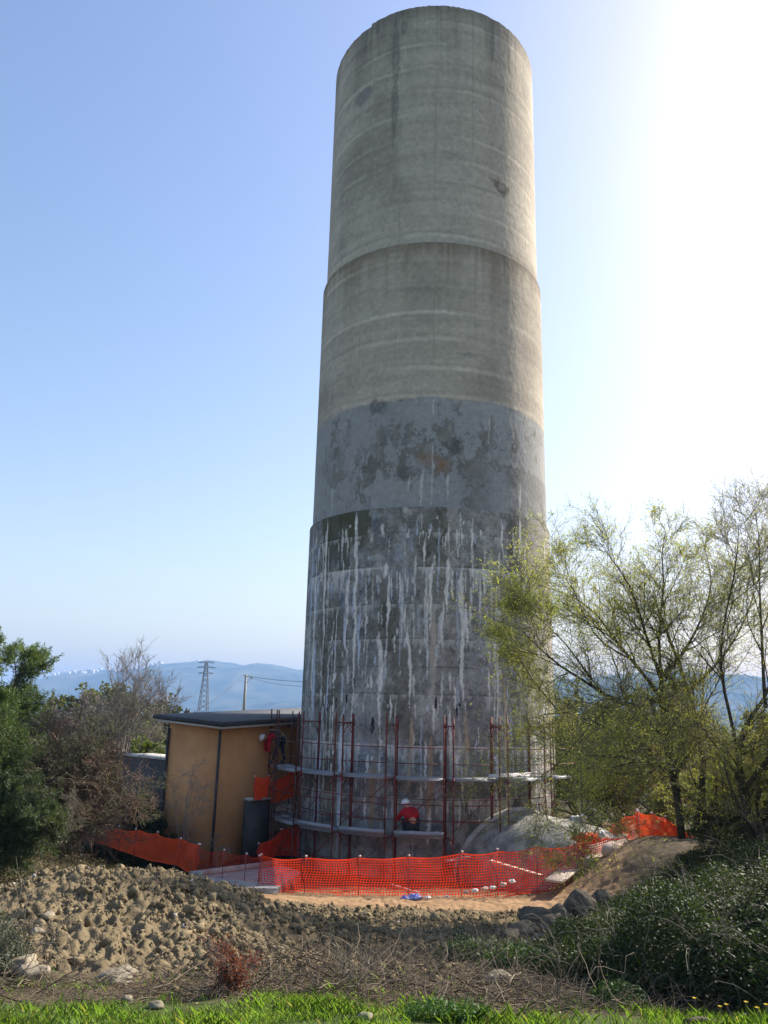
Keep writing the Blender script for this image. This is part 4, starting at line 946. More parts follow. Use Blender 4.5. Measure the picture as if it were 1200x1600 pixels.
# the big willow on the right bank, limbs laid out one by one
WY = 19.5
wb = at(1065, 1300, WY); wb[2] = h(wb[0], wb[1])-.05
W1 = [limb([(1065, 1310), (1058, 1240), (1040, 1170), (1033, 1090), (1032, 1050)], WY, .13, .07),
  limb([(1033, 1090), (1012, 1060, .2), (985, 1030, .5), (950, 985, .9), (925, 945, 1.2), (870, 922, 1.3), (845, 915, 1.5)], WY, .07, .015),
  limb([(1032, 1050), (1028, 980, -.3), (1040, 910, -.6), (1030, 850, -1), (1040, 808, -1.2)], WY, .06, .008),
  limb([(1032, 1060), (1005, 980, -.6), (985, 910, -1), (960, 860, -1.2), (930, 815, -1.3)], WY, .06, .008),
  limb([(1035, 1060), (1070, 1020, .3), (1100, 960, .5), (1115, 890, .8), (1100, 830, 1.0)], WY, .06, .008),
  limb([(1040, 1085), (1000, 1112, -.6), (955, 1095, -1.2), (915, 1062, -1.7), (875, 1045, -2), (845, 1015, -2.3), (815, 985, -2.4)], WY, .085, .012),
  limb([(1060, 1230), (1030, 1172, .5), (980, 1160, .9), (950, 1140, 1.1), (925, 1118, 1.1), (870, 1108, .8), (820, 1125, .5)], WY, .08, .01),
  limb([(1062, 1235), (1040, 1200, -.8), (1000, 1190, -1.4), (960, 1178, -1.8), (915, 1185, -2), (870, 1170, -2.1)], WY, .06, .008),
  limb([(1090, 1290), (1105, 1180), (1088, 1120), (1068, 1060), (1045, 990), (1020, 930)], WY+.5, .12, .02),
  limb([(1075, 1080), (1110, 1050, .4), (1150, 1000, .9), (1180, 930, 1.2), (1190, 860, 1.4)], WY+.5, .06, .008),
  limb([(925, 1062, -1.6), (880, 1000, -1.8), (835, 960, -1.9), (800, 930, -2)], WY, .03, .006),
  limb([(870, 1108, .6), (830, 1060, .3), (800, 1010, .2), (780, 990, .1)], WY, .03, .006),
  limb([(1010, 1165, .6), (960, 1230, -.4), (940, 1290, -.9), (905, 1330, -1.6)], WY, .03, .008),
  limb([(985, 1030, .5), (930, 1000, 0), (900, 930, -.3), (885, 880, -.5), (880, 835, -.6)], WY, .035, .006),
  limb([(1033, 1100), (985, 1080, -1.1), (930, 1120, -2.0), (870, 1200, -2.6), (830, 1225, -2.8)], WY, .035, .006)]
tree('willow_tree', wb, 7, 1, 'big many-limbed willow with yellow-green new leaves beside the tower, right', limbs=W1, trunk_h=.08, tr=.16, n2=16, n3=10, n4=7, l2=(.22, .46), l3=(.42, .95), per=5, seed=11, twig=m_twig_w, wig=.13, up=.05, ang=(20, 58), fine_r=.0038,
     leaf=(.05, .018, (.27, .32, .07), (.55, .56, .15), m_leaf_w, .1))
wb2 = at(1190, 1300, 18.0); wb2[2] = h(wb2[0], wb2[1])-.05
W2 = [limb([(1165, 1300), (1160, 1230), (1150, 1170), (1160, 1132), (1200, 1090, .3), (1215, 1030, .4)], 18, .12, .03),
  limb([(1153, 1175), (1140, 1110, -.1), (1122, 1050, -.4), (1130, 960, -.7), (1150, 880, -.9), (1155, 790, -1)], 18, .06, .008),
  limb([(1196, 1105, .25), (1192, 1050, .4), (1190, 980, .6), (1185, 900, .6), (1190, 830, .7), (1180, 780, .7)], 18, .06, .008),
  limb([(1215, 1050, .3), (1240, 960, 1), (1235, 880, 1), (1225, 800, 1)], 18, .05, .008),
  limb([(1160, 1240), (1195, 1190, -.6), (1240, 1160, -.9), (1290, 1100, -1)], 18, .08, .02),
  limb([(1155, 1200), (1120, 1150, -.7), (1085, 1130, -1.2), (1050, 1140, -1.6)], 18, .04, .008)]
tree('willow_tree', wb2, 7, 1, 'second willow with bare upper twigs, cut by the right photo edge', limbs=W2, trunk_h=.08, tr=.14, n2=17, n3=9, n4=6, l2=(.22, .46), l3=(.42, .95), per=3, seed=12, twig=m_twig_w, wig=.13, up=.06, ang=(20, 58), fine_r=.0038,
     leaf=(.048, .015, (.26, .27, .06), (.48, .46, .12), m_leaf_w, .1))

LG = (.055, .017)
def bush(base, H, sp, label, cA, cB, seed, name='shrub', cat='shrub', n=(9, 10, 8, 7), per=5, Ls=.07, Ws=.03, lm=None, bark=None, twig=None, ang=(25, 65), la=(10, 75), trunk_h=.06, tr=None, leaf=True, up=.05, fine_r=.004, droop=0, wig=.2, group=None):
    return tree(name, base, H, sp, label, cat, group, nl=n[0], n2=n[1], n3=n[2], n4=n[3], trunk_h=trunk_h, tr=tr or H*.025, seed=seed, per=per, ang=ang, limb_ang=la, up=up, wig=wig, bark=bark, twig=twig, fine_r=fine_r, droop=droop,
        leaf=(Ls, Ws, cA, cB, lm or m_leaf, .1) if leaf else None)
def gb(px, py, Yq):
    q = at(px, py, Yq); return (q[0], q[1], h(q[0], q[1])-.05)
# undergrowth behind and below the willow
G1 = (.05, .075, .018); G2 = (.15, .18, .04); Y2 = (.22, .19, .06)
for k, (px, Yq, H, sp, lab, a, b) in enumerate([
   (905, 33, 3.0, 1.1, 'leafy green shrub directly behind the right end of the scaffold', G1, G2),
   (965, 31, 3.3, 1.1, 'tall green shrub behind the concrete vault and the willow branches', G1, G2),
   (1030, 29, 2.8, 1.2, 'yellowish brown shrub behind the willow trunk', (.13, .10, .03), (.26, .18, .05)),
   (1090, 27, 2.6, 1.2, 'green shrub behind the second willow trunk fork', G1, G2),
   (1150, 26, 2.7, 1.2, 'olive green shrub behind the right willow trunk', (.07, .08, .025), Y2),
   (1215, 25, 3.2, 1.2, 'green shrub at the right photo edge behind the willows', G1, G2),
   (1150, 21.0, 1.5, 1.1, 'dense low shrub at the foot of the willow trunks', (.04, .06, .018), (.10, .13, .035)),
   (1200, 20, 1.9, 1.3, 'dense dark shrub under the willow at the right edge', (.035, .05, .015), (.09, .11, .03)),
   (1050, 45, 4.6, 1.2, 'distant rounded tree seen through the willow twigs', G1, Y2),
   (1170, 48, 4.8, 1.2, 'distant olive tree seen through the right willow', (.05, .07, .03), (.13, .15, .06)),
   (930, 50, 4.5, 1.2, 'distant dark tree just right of the tower', (.04, .06, .025), (.12, .14, .05))]):
    q = at(px, 1150, Yq); bush((q[0], q[1], h(q[0], q[1])-.05), H, sp, lab, a, b, 50+k, n=(9, 9, 7, 6), per=4, Ls=.085 if Yq < 40 else .16, Ws=.04 if Yq < 40 else .08)

for k, (px, Yq, H, lab) in enumerate([(1185, 18.3, 3.3, 'young leafy willow regrowth around the second willow trunk'), (1115, 20.3, 3.0, 'young yellow-green willow regrowth between the two willow trunks')]):
    q = at(px, 1200, Yq); bush((q[0], q[1], h(q[0], q[1])-.05), H, 1.0, lab, (.18, .21, .045), (.42, .42, .11), 170+k, n=(9, 10, 7, 6), per=3, Ls=.055, Ws=.02, lm=m_leaf_w, twig=m_twig_w, la=(5, 60), up=.08)
# ---- left side
q = at(-78, 1200, 17.5)
tree('evergreen_tree', (q[0], q[1], h(q[0], q[1])-.1), 4.3, .7, 'dense feathery dark green evergreen at the left photo edge', nl=13, n2=13, n3=10, n4=8, per=13, seed=21, trunk_h=.12, tr=.16, limb_ang=(5, 50), l2=(.2, .4), ang=(18, 50), wig=.15, up=.12,
     leaf=(.085, .02, (.05, .085, .03), (.14, .19, .07), m_leaf, .0))
q = at(-25, 1200, 16.0); bush((q[0], q[1], h(q[0], q[1])-.1), 2.1, 1.0, 'dense grey-green lower evergreen shrub at the left photo edge', (.04, .06, .028), (.12, .15, .065), 23, n=(13, 12, 10, 8), per=9, Ls=.075, Ws=.02, la=(5, 70))
q = at(-20, 1200, 19.0); bush((q[0], q[1], h(q[0], q[1])-.1), 3.0, .7, 'dark green evergreen shrub just behind the left edge tree', (.04, .07, .028), (.12, .16, .06), 24, n=(12, 12, 9, 8), per=9, Ls=.085, Ws=.022, la=(3, 45), up=.12)
q = at(25, 1200, 20.5)
bush((q[0], q[1], h(q[0], q[1])-.1), 3.6, 1.1, 'grey-green half leafy shrub right behind the left evergreen', (.05, .06, .03), (.13, .13, .06), 22, n=(12, 10, 8, 7), per=3, Ls=.06, Ws=.018, twig=m_twig)
for k, (px, Yq, H, sp, lab, tw) in enumerate([
   (92, 22, 3.7, .55, 'reddish brown leafless bush with a leaning dark stem, mid left', m_twig_r),
   (70, 23.0, 3.6, 1.1, 'brown leafless bush between the evergreen and the reddish bush', m_twig_r),
   (128, 25, 2.2, .6, 'greyish bare bush arching down at right of the reddish bush', m_twig_g),
   (60, 19.5, 1.6, 1.2, 'low tangled bare thicket on the sunlit bank at left', m_twig)]):
    q = at(px, 1200, Yq); bush((q[0], q[1], h(q[0], q[1])-.1), H, sp, lab, G1, G2, 60+k, name='bare_bush', cat='bush', n=(13, 12, 10, 8), leaf=False, twig=tw, bark=m_bark if k == 0 else tw, fine_r=.0045, wig=.24, la=(5, 75), tr=.07, up=.07)
q = at(192, 1150, 48); bush((q[0], q[1], h(q[0], q[1])-.1), 8.3, .8, 'tall slender bare tree rising against the blue hill', G1, G2, 70, name='bare_tree', cat='tree', n=(10, 9, 8, 7), leaf=False, twig=m_twig_g, bark=m_twig_g, fine_r=.009, la=(3, 30), up=.14, trunk_h=.2, tr=.13, ang=(18, 42))
q = at(225, 1150, 55); bush((q[0], q[1], h(q[0], q[1])-.1), 6.0, .9, 'smaller greenish bare tree beside the tall slender one', (.10, .10, .05), (.2, .19, .1), 71, name='bare_tree', cat='tree', n=(9, 8, 7, 6), per=1, Ls=.1, Ws=.05, twig=m_twig_g, bark=m_twig_g, fine_r=.009, la=(5, 40), up=.12, trunk_h=.2, tr=.12)
q = at(120, 1150, 60); bush((q[0], q[1], h(q[0], q[1])-.1), 6.6, 1.0, 'pale grey bare tree behind the reddish bush', G1, G2, 72, name='bare_tree', cat='tree', n=(9, 9, 8, 6), leaf=False, twig=m_twig_g, bark=m_twig_g, fine_r=.011, la=(5, 50), up=.1, trunk_h=.2, tr=.12)
q = at(246, 1160, 41); bush((q[0], q[1], h(q[0], q[1])-.1), 4.3, 1.3, 'round dark green bush just left of the orange building', (.05, .075, .015), (.16, .19, .03), 73, n=(12, 10, 8, 7), per=7, Ls=.13, Ws=.07)
q = at(212, 1180, 39); bush((q[0], q[1], h(q[0], q[1])-.1), 2.9, 1.1, 'yellow-green bush left of the pale topped wall', (.09, .11, .02), (.22, .22, .04), 74, n=(10, 9, 7, 6), per=5, Ls=.11, Ws=.05)
# dark shrubs in the hollow before the wall and building
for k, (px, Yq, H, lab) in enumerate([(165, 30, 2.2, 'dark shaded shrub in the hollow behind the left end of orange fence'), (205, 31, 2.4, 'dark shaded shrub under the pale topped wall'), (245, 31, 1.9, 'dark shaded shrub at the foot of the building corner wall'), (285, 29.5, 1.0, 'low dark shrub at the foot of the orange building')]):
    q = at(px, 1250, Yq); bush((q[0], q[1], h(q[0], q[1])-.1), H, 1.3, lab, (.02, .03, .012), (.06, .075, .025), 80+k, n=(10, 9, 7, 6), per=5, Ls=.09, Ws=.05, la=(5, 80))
for k, (px, Yq, H, lab) in enumerate([(276, 27.6, 3.9, 'thin bare sapling in front of the orange building wall'), (305, 27, 1.7, 'short bare sapling behind the orange fence before the building'), (352, 28, 1.5, 'thin short bare sapling below the building corner')]):
    q = at(px, 1250, Yq); bush((q[0], q[1], h(q[0], q[1])-.1), H, .55, lab, G1, G2, 90+k, name='bare_sapling', cat='sapling', n=(5, 6, 5, 4), leaf=False, twig=m_twig_g, bark=m_twig_g, fine_r=.004, la=(3, 30), trunk_h=.35, tr=.03, ang=(20, 50))
# tree line out in the plain
tl = [(-40, 110, 'far tree behind the evergreen, cut by the left photo edge'), (30, 95, 'far tree hidden mostly behind the left evergreen'), (85, 120, 'far tree in the plain just right of the evergreen crown'), (140, 130, 'far tree behind the tall slender bare tree, left side'),
      (170, 90, 'nearer far tree at the foot of the tall slender bare tree'), (262, 100, 'far tree touching the left end of the orange building roof'), (300, 160, 'far tree at the foot of the lattice pylon'), (350, 190, 'far tree between lattice pylon and utility pole'), (420, 170, 'far tree just right of the utility pole foot'),
      (455, 150, 'far tree beside the left edge of the tower'), (880, 120, 'far tree beside the right edge of the tower'), (940, 90, 'far tree behind the left limbs of the willow'), (1000, 110, 'far tree left of the main willow trunk fork'), (1060, 140, 'far tree directly behind the main willow fork'),
      (1120, 100, 'far tree between the two willows'), (1180, 125, 'far tree behind the second willow'), (1230, 95, 'far tree behind the second willow, cut by the right edge')]
proto = {}
for k, (px, Yq, lab) in enumerate(tl):
    q = at(px, 1120, Yq)
    kind = k % 3
    if kind not in proto:
        o = bush((q[0], q[1], h(q[0], q[1])-.2), 9, 1.3, lab, *[((.04, .055, .02), (.10, .12, .04)), ((.07, .08, .03), (.16, .16, .06)), ((.05, .06, .03), (.12, .11, .05))][kind], 110+k, name='distant_tree', cat='tree', n=(11, 8, 7, 6), per=4, Ls=.42, Ws=.26, fine_r=.02, la=(5, 75), group='far trees in the plain'); proto[kind] = o
    else:
        r_ = proto[kind].copy(); COL.objects.link(r_); r_['label'] = lab; r_.location = (q[0], q[1], h(q[0], q[1])-.2); r_.rotation_euler = (0, 0, k*1.3); s_ = .7+.5*random.random(); r_.scale = (s_*1.2, s_*1.2, s_)
        for ch in list(proto[kind].children):
            c2 = ch.copy(); COL.objects.link(c2); c2.parent = r_

# ---- brambles, foreground right
def bramble(cx, cy, rx, ry, H, label, seed, n=15000, Ls=.04, cA=(.014, .026, .008), cB=(.07, .09, .028), nst=130):
    rg = np.random.default_rng(seed); n = int(n*1.4); z0 = h(cx, cy); o = empty('bramble_bush', (cx, cy, z0))
    a = rg.uniform(0, 2*pi, n); r = np.sqrt(rg.random(n)); x = np.cos(a)*r*rx; y = np.sin(a)*r*ry
    top = H*np.sqrt(np.clip(1-r**2, 0, 1))*(.25+1.25*fbm((x+cx)*1.7, (y+cy)*1.7, 4, seed, .6))+.05*rg.random(n)**3
    dep = rg.random(n)**2.0*.75
    z = terrain(x+cx, y+cy, False)-z0+top*(1-dep)+rg.normal(size=n)*.03
    Pn = np.stack([x, y, z], 1)
    nrm = np.stack([x/rx*.6, y/ry*.6-.2, np.full(n, 1.0)], 1)+rg.normal(size=(n, 3))*.55
    D = rg.normal(size=(n, 3))*np.array([1, 1, .8])
    cl = np.clip((fbm(x*1.9+cx, y*1.9+z, 3, seed+9)-.35)*2.5, 0, 1)[:, None]*.6+rg.random((n, 1))*.4
    m = MB(); m.leaves(Pn, D, Ls*rg.uniform(.6, 1.4, n), Ls*.62*rg.uniform(.7, 1.2, n), 0, lerp(np.array([cA]), np.array([cB]), cl), N=nrm)
    m.build('foliage', [m_bramble], o)
    b = MB(); a = rg.uniform(0, 2*pi, nst); r = np.sqrt(rg.random(nst))*.9; P0 = np.stack([np.cos(a)*r*rx, np.sin(a)*r*ry, terrain(np.cos(a)*r*rx+cx, np.sin(a)*r*ry+cy, False)-z0-.05], 1)
    Pp, Rr = grow(P0, np.stack([rg.normal(size=nst)*.5, rg.normal(size=nst)*.5, np.ones(nst)], 1), H*rg.uniform(.6, 1.7, nst), np.full(nst, .005), 9, .22, .05, rg, .4, droop=.5)
    b.tubes(Pp, Rr, 4); b.build('stems', m_twig, o)
    tag(o, label, 'bramble')
m_bramble = mat('bramble_leaf', attr=True, rough=.55, noise=.4, nscale=1.5, bump=0, trans=.25, transcol=(1.5, 1.7, .6), spec=.14)
for k, (px, Yq, rx, ry, H, lab, n_) in enumerate([
   (1130, 9.0, 1.5, 1.3, .95, 'large dark green bramble bush filling the lower right corner', 26000),
   (1010, 9.8, 1.2, 1.2, .75, 'dark bramble bush left of the large lower right one', 18000),
   (1180, 11.5, 1.7, 1.6, 1.0, 'broad bramble bank below the willow at the right edge', 22000),
   (1040, 12.6, 1.4, 1.4, .9, 'bramble bush spreading below the sandy bank, right of the boulders', 17000),
   (925, 10.8, .9, .9, .7, 'small bramble bush just under the boulder heap', 10000),
   (1120, 15.5, 2.0, 1.8, 1.0, 'bramble thicket below the bright orange fence panel', 17000),
   (1010, 15.5, 1.3, 1.6, .6, 'low bramble strip on the slope just right of the boulder heap', 12000),
   (1080, 18.5, 2.0, 1.8, .7, 'bramble strip along the foot of the willow trunks', 14000),
   (1220, 8.0, 1.1, 1.1, .8, 'glossy bramble bush cut by the right photo edge', 14000),
   (1200, 14.8, 1.8, 1.6, 1.1, 'tall bramble mound at the right edge under the willows', 14000)]):
    q = at(px, 1400, Yq); bramble(q[0], Yq, rx, ry, H, lab, 130+k, n_)
q = at(752, 1460, 11.3); bramble(q[0], 11.3, .65, .6, .5, 'small grey-green bush left of the boulder heap', 140, 7000, .045, (.04, .055, .03), (.12, .14, .08), 60)
q = at(830, 1470, 10.6); bramble(q[0], 10.6, .7, .5, .38, 'low green bush in front of the boulder heap', 141, 6000, .045, (.03, .05, .02), (.10, .14, .05), 60)
q = at(-8, 1410, 9.0); bramble(q[0], 9.0, .42, .5, .75, 'grey-green twiggy bush at the left photo edge beside the mud heap', 142, 3500, .035, (.05, .06, .04), (.14, .15, .10), 160)
q = at(965, 1522, 8.0); bramble(q[0], 8.0, .28, .25, .14, 'small green herb clump at the foot of the brambles', 143, 1500, .03, (.03, .06, .015), (.07, .12, .03), 20)
q = at(700, 1580, 6.6); bramble(q[0], 6.6, .34, .2, .10, 'feathery green herb tuft low in the grass', 144, 1400, .03, (.04, .09, .02), (.09, .16, .04), 20)

# ---- rocks
def rock(name, px, py, Yq, size, label, mt, seed, cat='rock', group=None, flat=.7, dz=0):
    q = at(px, py, Yq); m = MB(); n = 28; rg = np.random.default_rng(seed)
    th = np.linspace(0, 2*pi, n+1)[:-1]; ph = np.linspace(-pi/2, pi/2, n//2+2)
    PH, TH_ = np.meshgrid(ph, th, indexing='ij')
    d = np.stack([np.cos(PH)*np.cos(TH_), np.cos(PH)*np.sin(TH_), np.sin(PH)], -1)
    r = 1+.0*PH
    for k in range(13):   # facet by cutting planes
        nv = rg.normal(size=3); nv /= np.linalg.norm(nv); c_ = rg.uniform(.5, .82); dn = d@nv; r = np.where(dn*r > c_, c_/np.maximum(dn, 1e-3), r)
    r = r*(1+.35*(fbm(d[..., 0]*3.5+seed, d[..., 1]*3.5+d[..., 2]*4, 5, seed, .65)-.5))*1.15
    v = d*r[..., None]*np.array([size[0], size[1], size[2]])/2
    K = v.shape[0]; i = (np.arange(K-1)[:, None]*n+np.arange(n)[None]).ravel(); j = (np.arange(K-1)[:, None]*n+((np.arange(n)+1) % n)[None]).ravel()
    m.add(v.reshape(-1, 3), np.stack([i, j, j+n, i+n], 1)); o = m.build(name, mt); o.location = (q[0], Yq, h(q[0], Yq)+size[2]*.28+dz); o.rotation_euler = (0, 0, rg.uniform(0, 6)); tag(o, label, cat, group)
    return o
R_ = [(36, 1478, 8.9, (.42, .36, .32), 'large tan stone at lower left foot of the mud heap, upper of two'), (52, 1500, 8.6, (.34, .3, .24), 'tan stone just under the largest stone at lower left'),
  (180, 1497, 8.7, (.36, .3, .2), 'flat tan stone half buried at the front edge of the mud heap'), (202, 1482, 9.0, (.28, .22, .14), 'flat stone just behind the half buried tan stone'), (200, 1545, 7.4, (.13, .11, .09), 'small pale stone lying in the grass edge, lower left'),
  (243, 1568, 6.9, (.17, .13, .08), 'small pale flat stone in the bright grass, lower left'), (776, 1508, 9.0, (.34, .3, .22), 'rounded grey stone below the small bush, right of centre'), (78, 1413, 11, (.2, .16, .12), 'light stone on the left flank of the mud heap'),
  (58, 1437, 10.6, (.16, .14, .12), 'smaller light stone low on the left flank of the mud heap'), (262, 1347, 15.2, (.3, .22, .14), 'pale stone on the crest of the mud heap before the fence'), (282, 1349, 15.4, (.22, .2, .1), 'second pale stone on the crest of the mud heap, further right'),
  (440, 1456, 10.6, (.16, .14, .11), 'light stone right of the mud heap in the clods'), (572, 1580, 6.6, (.12, .1, .07), 'small dull stone in the grass at bottom centre')]
for k, (px, py, Yq, sz, lab) in enumerate(R_): rock('stone', px, py, Yq, sz, lab, m_rock, 200+k)
B_ = [(858, 1440, 15.5, (.5, .45, .5), 'tall pointed grey boulder in the middle of the boulder heap', 0), (822, 1455, 15.0, (.55, .45, .42), 'rounded grey boulder at the lower left of the boulder heap', 0), (800, 1462, 14.8, (.4, .4, .34), 'low grey boulder at the far left of the heap', -.05),
  (905, 1400, 16.0, (.75, .6, .75), 'biggest dark boulder on the top right of the heap', .2), (940, 1388, 16.4, (.6, .5, .55), 'dark rounded boulder right of the biggest one', .3), (875, 1420, 15.8, (.55, .5, .45), 'dark boulder under the biggest one', .1),
  (832, 1405, 16.2, (.75, .5, .42), 'flat topped dark boulder at the upper left of the heap', .12), (845, 1470, 14.4, (.4, .35, .3), 'small grey boulder at the front foot of the heap', -.05), (965, 1402, 16.0, (.5, .45, .4), 'half hidden dark boulder at the right end of the heap', .15), (890, 1450, 15.0, (.45, .4, .4), 'angular grey boulder low in the right of the heap', 0)]
for k, (px, py, Yq, sz, lab, dz) in enumerate(B_): rock('boulder', px, py, Yq, tuple(1.0*q_ for q_ in sz), lab, m_rock_d, 230+k, 'boulder', None, dz=dz)

# ---- clods of the mud heap
def blobs(P_, S_, seed, col):
    rg = np.random.default_rng(seed)
    phi_ = (1+5**.5)/2; iv = np.array([(-1, phi_, 0), (1, phi_, 0), (-1, -phi_, 0), (1, -phi_, 0), (0, -1, phi_), (0, 1, phi_), (0, -1, -phi_), (0, 1, -phi_), (phi_, 0, -1), (phi_, 0, 1), (-phi_, 0, -1), (-phi_, 0, 1)])/1.9
    fc = np.array([(0, 11, 5), (0, 5, 1), (0, 1, 7), (0, 7, 10), (0, 10, 11), (1, 5, 9), (5, 11, 4), (11, 10, 2), (10, 7, 6), (7, 1, 8), (3, 9, 4), (3, 4, 2), (3, 2, 6), (3, 6, 8), (3, 8, 9), (4, 9, 5), (2, 4, 11), (6, 2, 10), (8, 6, 7), (9, 8, 1)])
    n = len(P_); V = iv[None]*rg.uniform(.35, 1.45, (n, 12, 1))*rg.uniform(.7, 1.2, (n, 1, 3))
    a = rg.uniform(0, 2*pi, n); c_, s_ = np.cos(a), np.sin(a); Vx = V[..., 0]*c_[:, None]-V[..., 1]*s_[:, None]; Vy = V[..., 0]*s_[:, None]+V[..., 1]*c_[:, None]
    V = np.stack([Vx, Vy, V[..., 2]], -1)*S_[:, None, None]*.5+P_[:, None]
    f = (fc[None]+np.arange(n)[:, None, None]*12).reshape(-1, 3)
    return V.reshape(-1, 3), f, np.repeat(col, 12, 0)
n = 150000; rg = np.random.default_rng(3)
x = rg.uniform(-8.5, 3.5, n); y = rg.uniform(8.0, 22, n); k = rg.random(n) < (soilmask(x, y)*.95+.03)*np.clip((11/y)**1.0, 0, 1)*(.15+.85*sst(.36, .58, fbm(x*1.5, y*1.5, 4, 950, .6))); x = x[k]; y = y[k]
s_ = (.013+.05*rg.random(len(x))**5+.13*rg.random(len(x))**22+.0012*(y-8))*(.6+.9*fbm(x*.8, y*.8, 3, 960))
q1 = rg.random((len(x), 1)); cc = lerp(np.array([[.125, .098, .055]]), np.array([[.235, .185, .11]]), np.clip(q1*.8+1.2*(fbm(x*.9, y*.9, 4, 51)[:, None]-.45), 0, 1))
cc = np.where(rg.random((len(x), 1)) > .99, np.array([[.42, .39, .33]]), cc)
m = MB(); m.add(*blobs(np.stack([x, y, terrain(x, y)+s_*.05], 1), s_, 4, cc)); tag(m.build('soil_clods', m_clod), kind='stuff')

# ---- grass
n = 120000; x = rg.uniform(-4.8, 4.8, n); y = rg.uniform(4.3, 9.2, n)
den = (1-sst(5.7, 7.9, y+(fbm(x*1.1, y*1.1, 3, 51)-.5)*3.4-.2*np.clip(-x, 0, 2)))**1.6*(.02+.98*sst(.43, .60, fbm(x*1.6, y*2.6, 4, 900, .6)))+.015
den *= np.where(x > .8, .55, 1)
k = rg.random(n) < den; x = x[k]; y = y[k]; n = len(x)
hgt = (.012+.14*fbm(x*2.5, y*2.5, 4, 901, .6)**1.6)*rg.uniform(.4, 1.5, n); an = rg.uniform(0, 2*pi, n); ln = rg.uniform(.1, .7, n)
b0 = np.stack([x, y, terrain(x, y)-.005], 1); d_ = np.stack([np.cos(an)*ln, np.sin(an)*ln, np.ones(n)], 1); sd = np.stack([-np.sin(an), np.cos(an), 0*an], 1)*.0032
mid = b0+d_*(hgt*.55)[:, None]; tip = mid+(d_+np.stack([np.cos(an)*ln, np.sin(an)*ln, -.3*ln], 1))*(hgt*.5)[:, None]
V = np.stack([b0-sd, b0+sd, mid+sd*.8, tip, mid-sd*.8], 1).reshape(-1, 3); f = np.arange(n*5).reshape(n, 5)
gc = lerp(np.array([[.06, .115, .02]]), np.array([[.21, .28, .055]]), np.clip(rg.random((n, 1))*.5+fbm(x*.9, y*.9, 3, 905)[:, None]*.7-.1, 0, 1)); gc = np.where(rg.random((n, 1)) > .95, np.array([[.28, .22, .09]]), gc)
m = MB(); m.add(V, f, np.repeat(gc, 5, 0)); tag(m.build('grass', m_grass), kind='stuff')

# ---- dead brush
def twigs(n, xf, yf, msk, L, r, seed, lift=.03, flat=.25):
    rg = np.random.default_rng(seed); x = rg.uniform(*xf, n); y = rg.uniform(*yf, n); k = rg.random(n) < msk(x, y); x = x[k]; y = y[k]; n = len(x)
    a = rg.uniform(0, 2*pi, n); D = np.stack([np.cos(a), np.sin(a), rg.normal(size=n)*flat], 1)
    Lk = L*rg.uniform(.3, 1.6, n)
    Pp, Rr = grow(np.stack([x, y, terrain(x, y)+lift*rg.random(n)], 1), D, Lk, r*rg.uniform(.5, 1.5, n), 6, .22, 0, rg, .4)
    zt = terrain(Pp[..., 0].ravel(), Pp[..., 1].ravel()).reshape(Pp.shape[:2]); Pp[..., 2] = np.maximum(Pp[..., 2], zt+.004)
    return Pp, Rr, n
def bm_(x, y):
    nn_ = fbm(x*1.2, y*1.2, 3, 911)
    a = sst(7.0, 7.8, y)*(1-sst(10.3, 12.5, y-np.clip(x, 0, 3)*.4+(nn_-.5)*3))*(sst(-2.2, -.4, x+(nn_-.5)*2)); b = .5*sst(6.8, 7.6, y)*(1-sst(8.2, 9.0, y)); return np.clip(a+b, 0, 1)
m = MB(); rgb = np.random.default_rng(8)
for (n_, L_, r_, sd_) in ((22000, .28, .0026, 71), (3500, .55, .005, 72), (160, .6, .007, 73)):
    Pp, Rr, nn = twigs(n_, (-5, 5), (6.8, 13.5), bm_, L_, r_, sd_, .10 if L_ > .3 else .07)
    cc = lerp(np.array([[.055, .042, .027]]), np.array([[.22, .17, .11]]), rgb.random((nn, 1))**1.8); m.tubes(Pp, Rr, 3, col=cc)
tag(m.build('dead_brush', mat('dead_stalk', attr=True, noise=.2, bump=0)), kind='stuff')
# scattered leaf litter / weeds on the brown band
n = 16000; x = rg.uniform(-5, 5, n); y = rg.uniform(6.6, 13, n); k = rg.random(n) < bm_(x, y); x = x[k]; y = y[k]; n = len(x)
m = MB(); m.leaves(np.stack([x, y, terrain(x, y)+.03*rg.random(n)], 1), rg.normal(size=(n, 3))*np.array([1, 1, .3]), .035*rg.uniform(.5, 1.4, n), .016, 0, np.where(rg.random((n, 1)) > .35, lerp(np.array([[.10, .07, .04]]), np.array([[.28, .2, .11]]), rg.random((n, 1))), np.array([[.06, .09, .03]])))
tag(m.build('leaf_litter', m_leaf), kind='stuff')
# ground weeds on the shaded bank at left and on the right bank
n = 90000; x = np.concatenate([rg.uniform(-12, -3, n//2), rg.uniform(2.5, 12, n//2)]); y = rg.uniform(11, 26, n); k = (soilmask(x, y) < .3)*((x > 0) | (y < 24))*((x < 0) | (y < 20.5))*(rg.random(n) < np.where(x < 0, sst(12, 13.5, y), sst(4.2, 6.5, x+(fbm(x, y, 3, 9)-.5)*3))); x = x[k]; y = y[k]; n = len(x)
m = MB(); m.leaves(np.stack([x, y, terrain(x, y)+.2*rg.random(n)**2], 1), rg.normal(size=(n, 3))*np.array([1, 1, .9]), .075*rg.uniform(.5, 1.4, n), .026, 0, lerp(np.array([[.03, .03, .015]]), np.array([[.10, .078, .046]]), rg.random((n, 1))))
tag(m.build('ground_weeds', m_leaf), kind='stuff')
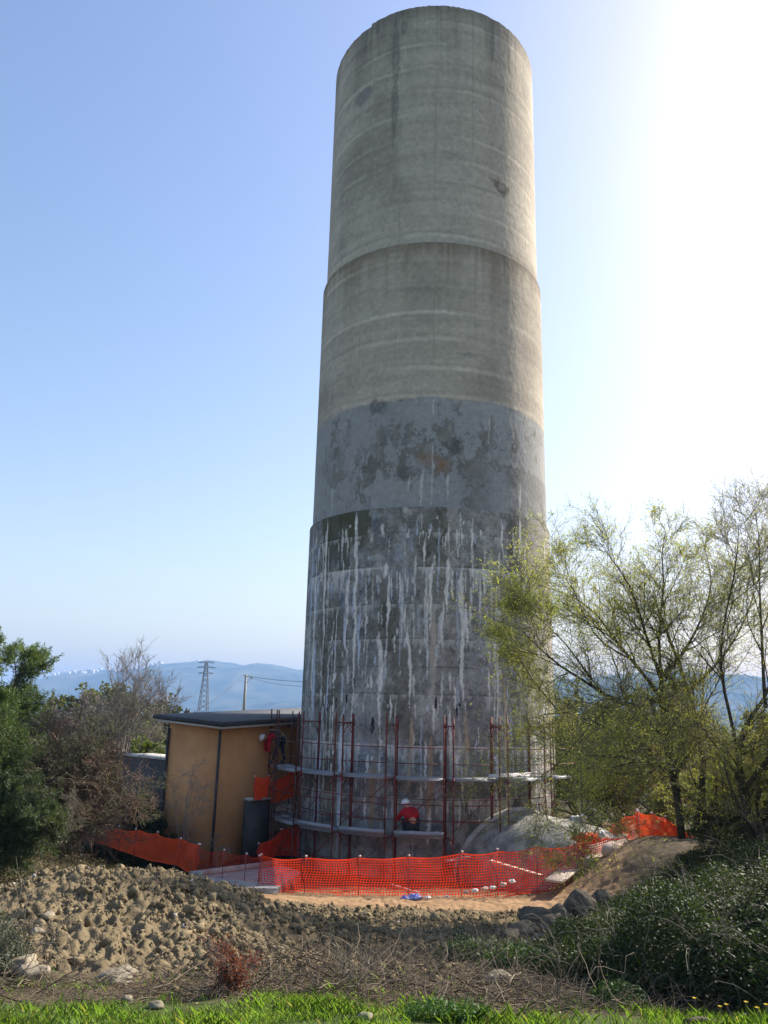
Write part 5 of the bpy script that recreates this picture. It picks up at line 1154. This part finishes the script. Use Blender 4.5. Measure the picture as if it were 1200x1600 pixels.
# rusty dead shrub
m_rl = mat('rusty_leaf', attr=True, noise=.2, bump=0, trans=.35, transcol=(1.3, 1, .8))
q = at(352, 1550, 7.6); tree('dead_shrub', (q[0], 7.6, h(q[0], 7.6)-.03), .46, 1.2, 'dead shrub with rusty orange leaves at the edge of the grass', 'shrub', nl=9, n2=6, n3=5, n4=3, per=3, seed=151, trunk_h=.05, tr=.012, fine_r=.0022, twig=m_twig_g, bark=m_twig_g, limb_ang=(5, 70), leaf=(.03, .014, (.12, .045, .025), (.30, .11, .055), m_rl, .2))
# lone weeds and stalks
for k, (px, py, Yq, H, lab) in enumerate([(533, 1530, 8.0, .4, 'short dark broken stalk standing in the dead brush, centre'), (552, 1545, 7.8, .55, 'thin pale dead stalk next to the broken one, centre'), (880, 1500, 9.0, .7, 'pale arching dead stalks before the brambles, right')]):
    q = at(px, py, Yq); bush((q[0], Yq, h(q[0], Yq)-.03), H, .8, lab, G1, G2, 160+k, name='dead_stalk', cat='stalk', n=(3, 3, 2, 2), leaf=False, twig=m_twig, bark=m_twig, fine_r=.002, la=(3, 40), tr=.008)
# yellow flowers bottom right
m_yel = mat('yellow_petal', (.75, .5, .02), bump=0, trans=.3)
for k, (px, py, Yq) in enumerate([(1125, 1573, 6.9), (1135, 1570, 6.9), (1166, 1566, 6.8), (1183, 1575, 6.6), (1197, 1570, 6.5), (1085, 1560, 7.1)]):
    q = at(px, py, Yq); zb = h(q[0], Yq); o = empty('wild_flower', (q[0], Yq, zb)); Hs = max(.08, q[2]-zb)
    m = MB(); m.tube([(0, 0, -.02), (.01, 0, Hs*.6), (0, 0, Hs)], .003, 5); m.build('stalk', m_grass if False else m_twig, o)
    m = MB()
    for a in np.arange(8)*pi/4: m.leaves(np.array([[0, 0, Hs]]), np.array([[cos(a), sin(a), .35]]), np.array([.02]), np.array([.012]), N=np.array([[0, 0, 1.]]))
    m.build('petals', m_yel, o); tag(o, 'yellow wild flower on a thin stalk at the bottom right', 'flower', 'yellow flowers in the grass')
# fallen branch at bottom right
q0 = at(1070, 1590, 6.5); q1 = at(1165, 1582, 6.9); m = MB(); t = np.linspace(0, 1, 10)[:, None]; pts = np.array(q0)*(1-t)+np.array(q1)*t; pts[:, 2] = terrain(pts[:, 0], pts[:, 1])+.03+.02*np.sin(t[:, 0]*7)
m.tube(pts-pts[0], np.linspace(.022, .01, 10), 8); o = m.build('fallen_branch', m_bark, smooth=True); o.location = tuple(pts[0]); tag(o, 'curved fallen branch in the grass at the bottom right', 'branch')
print('PART3 done')
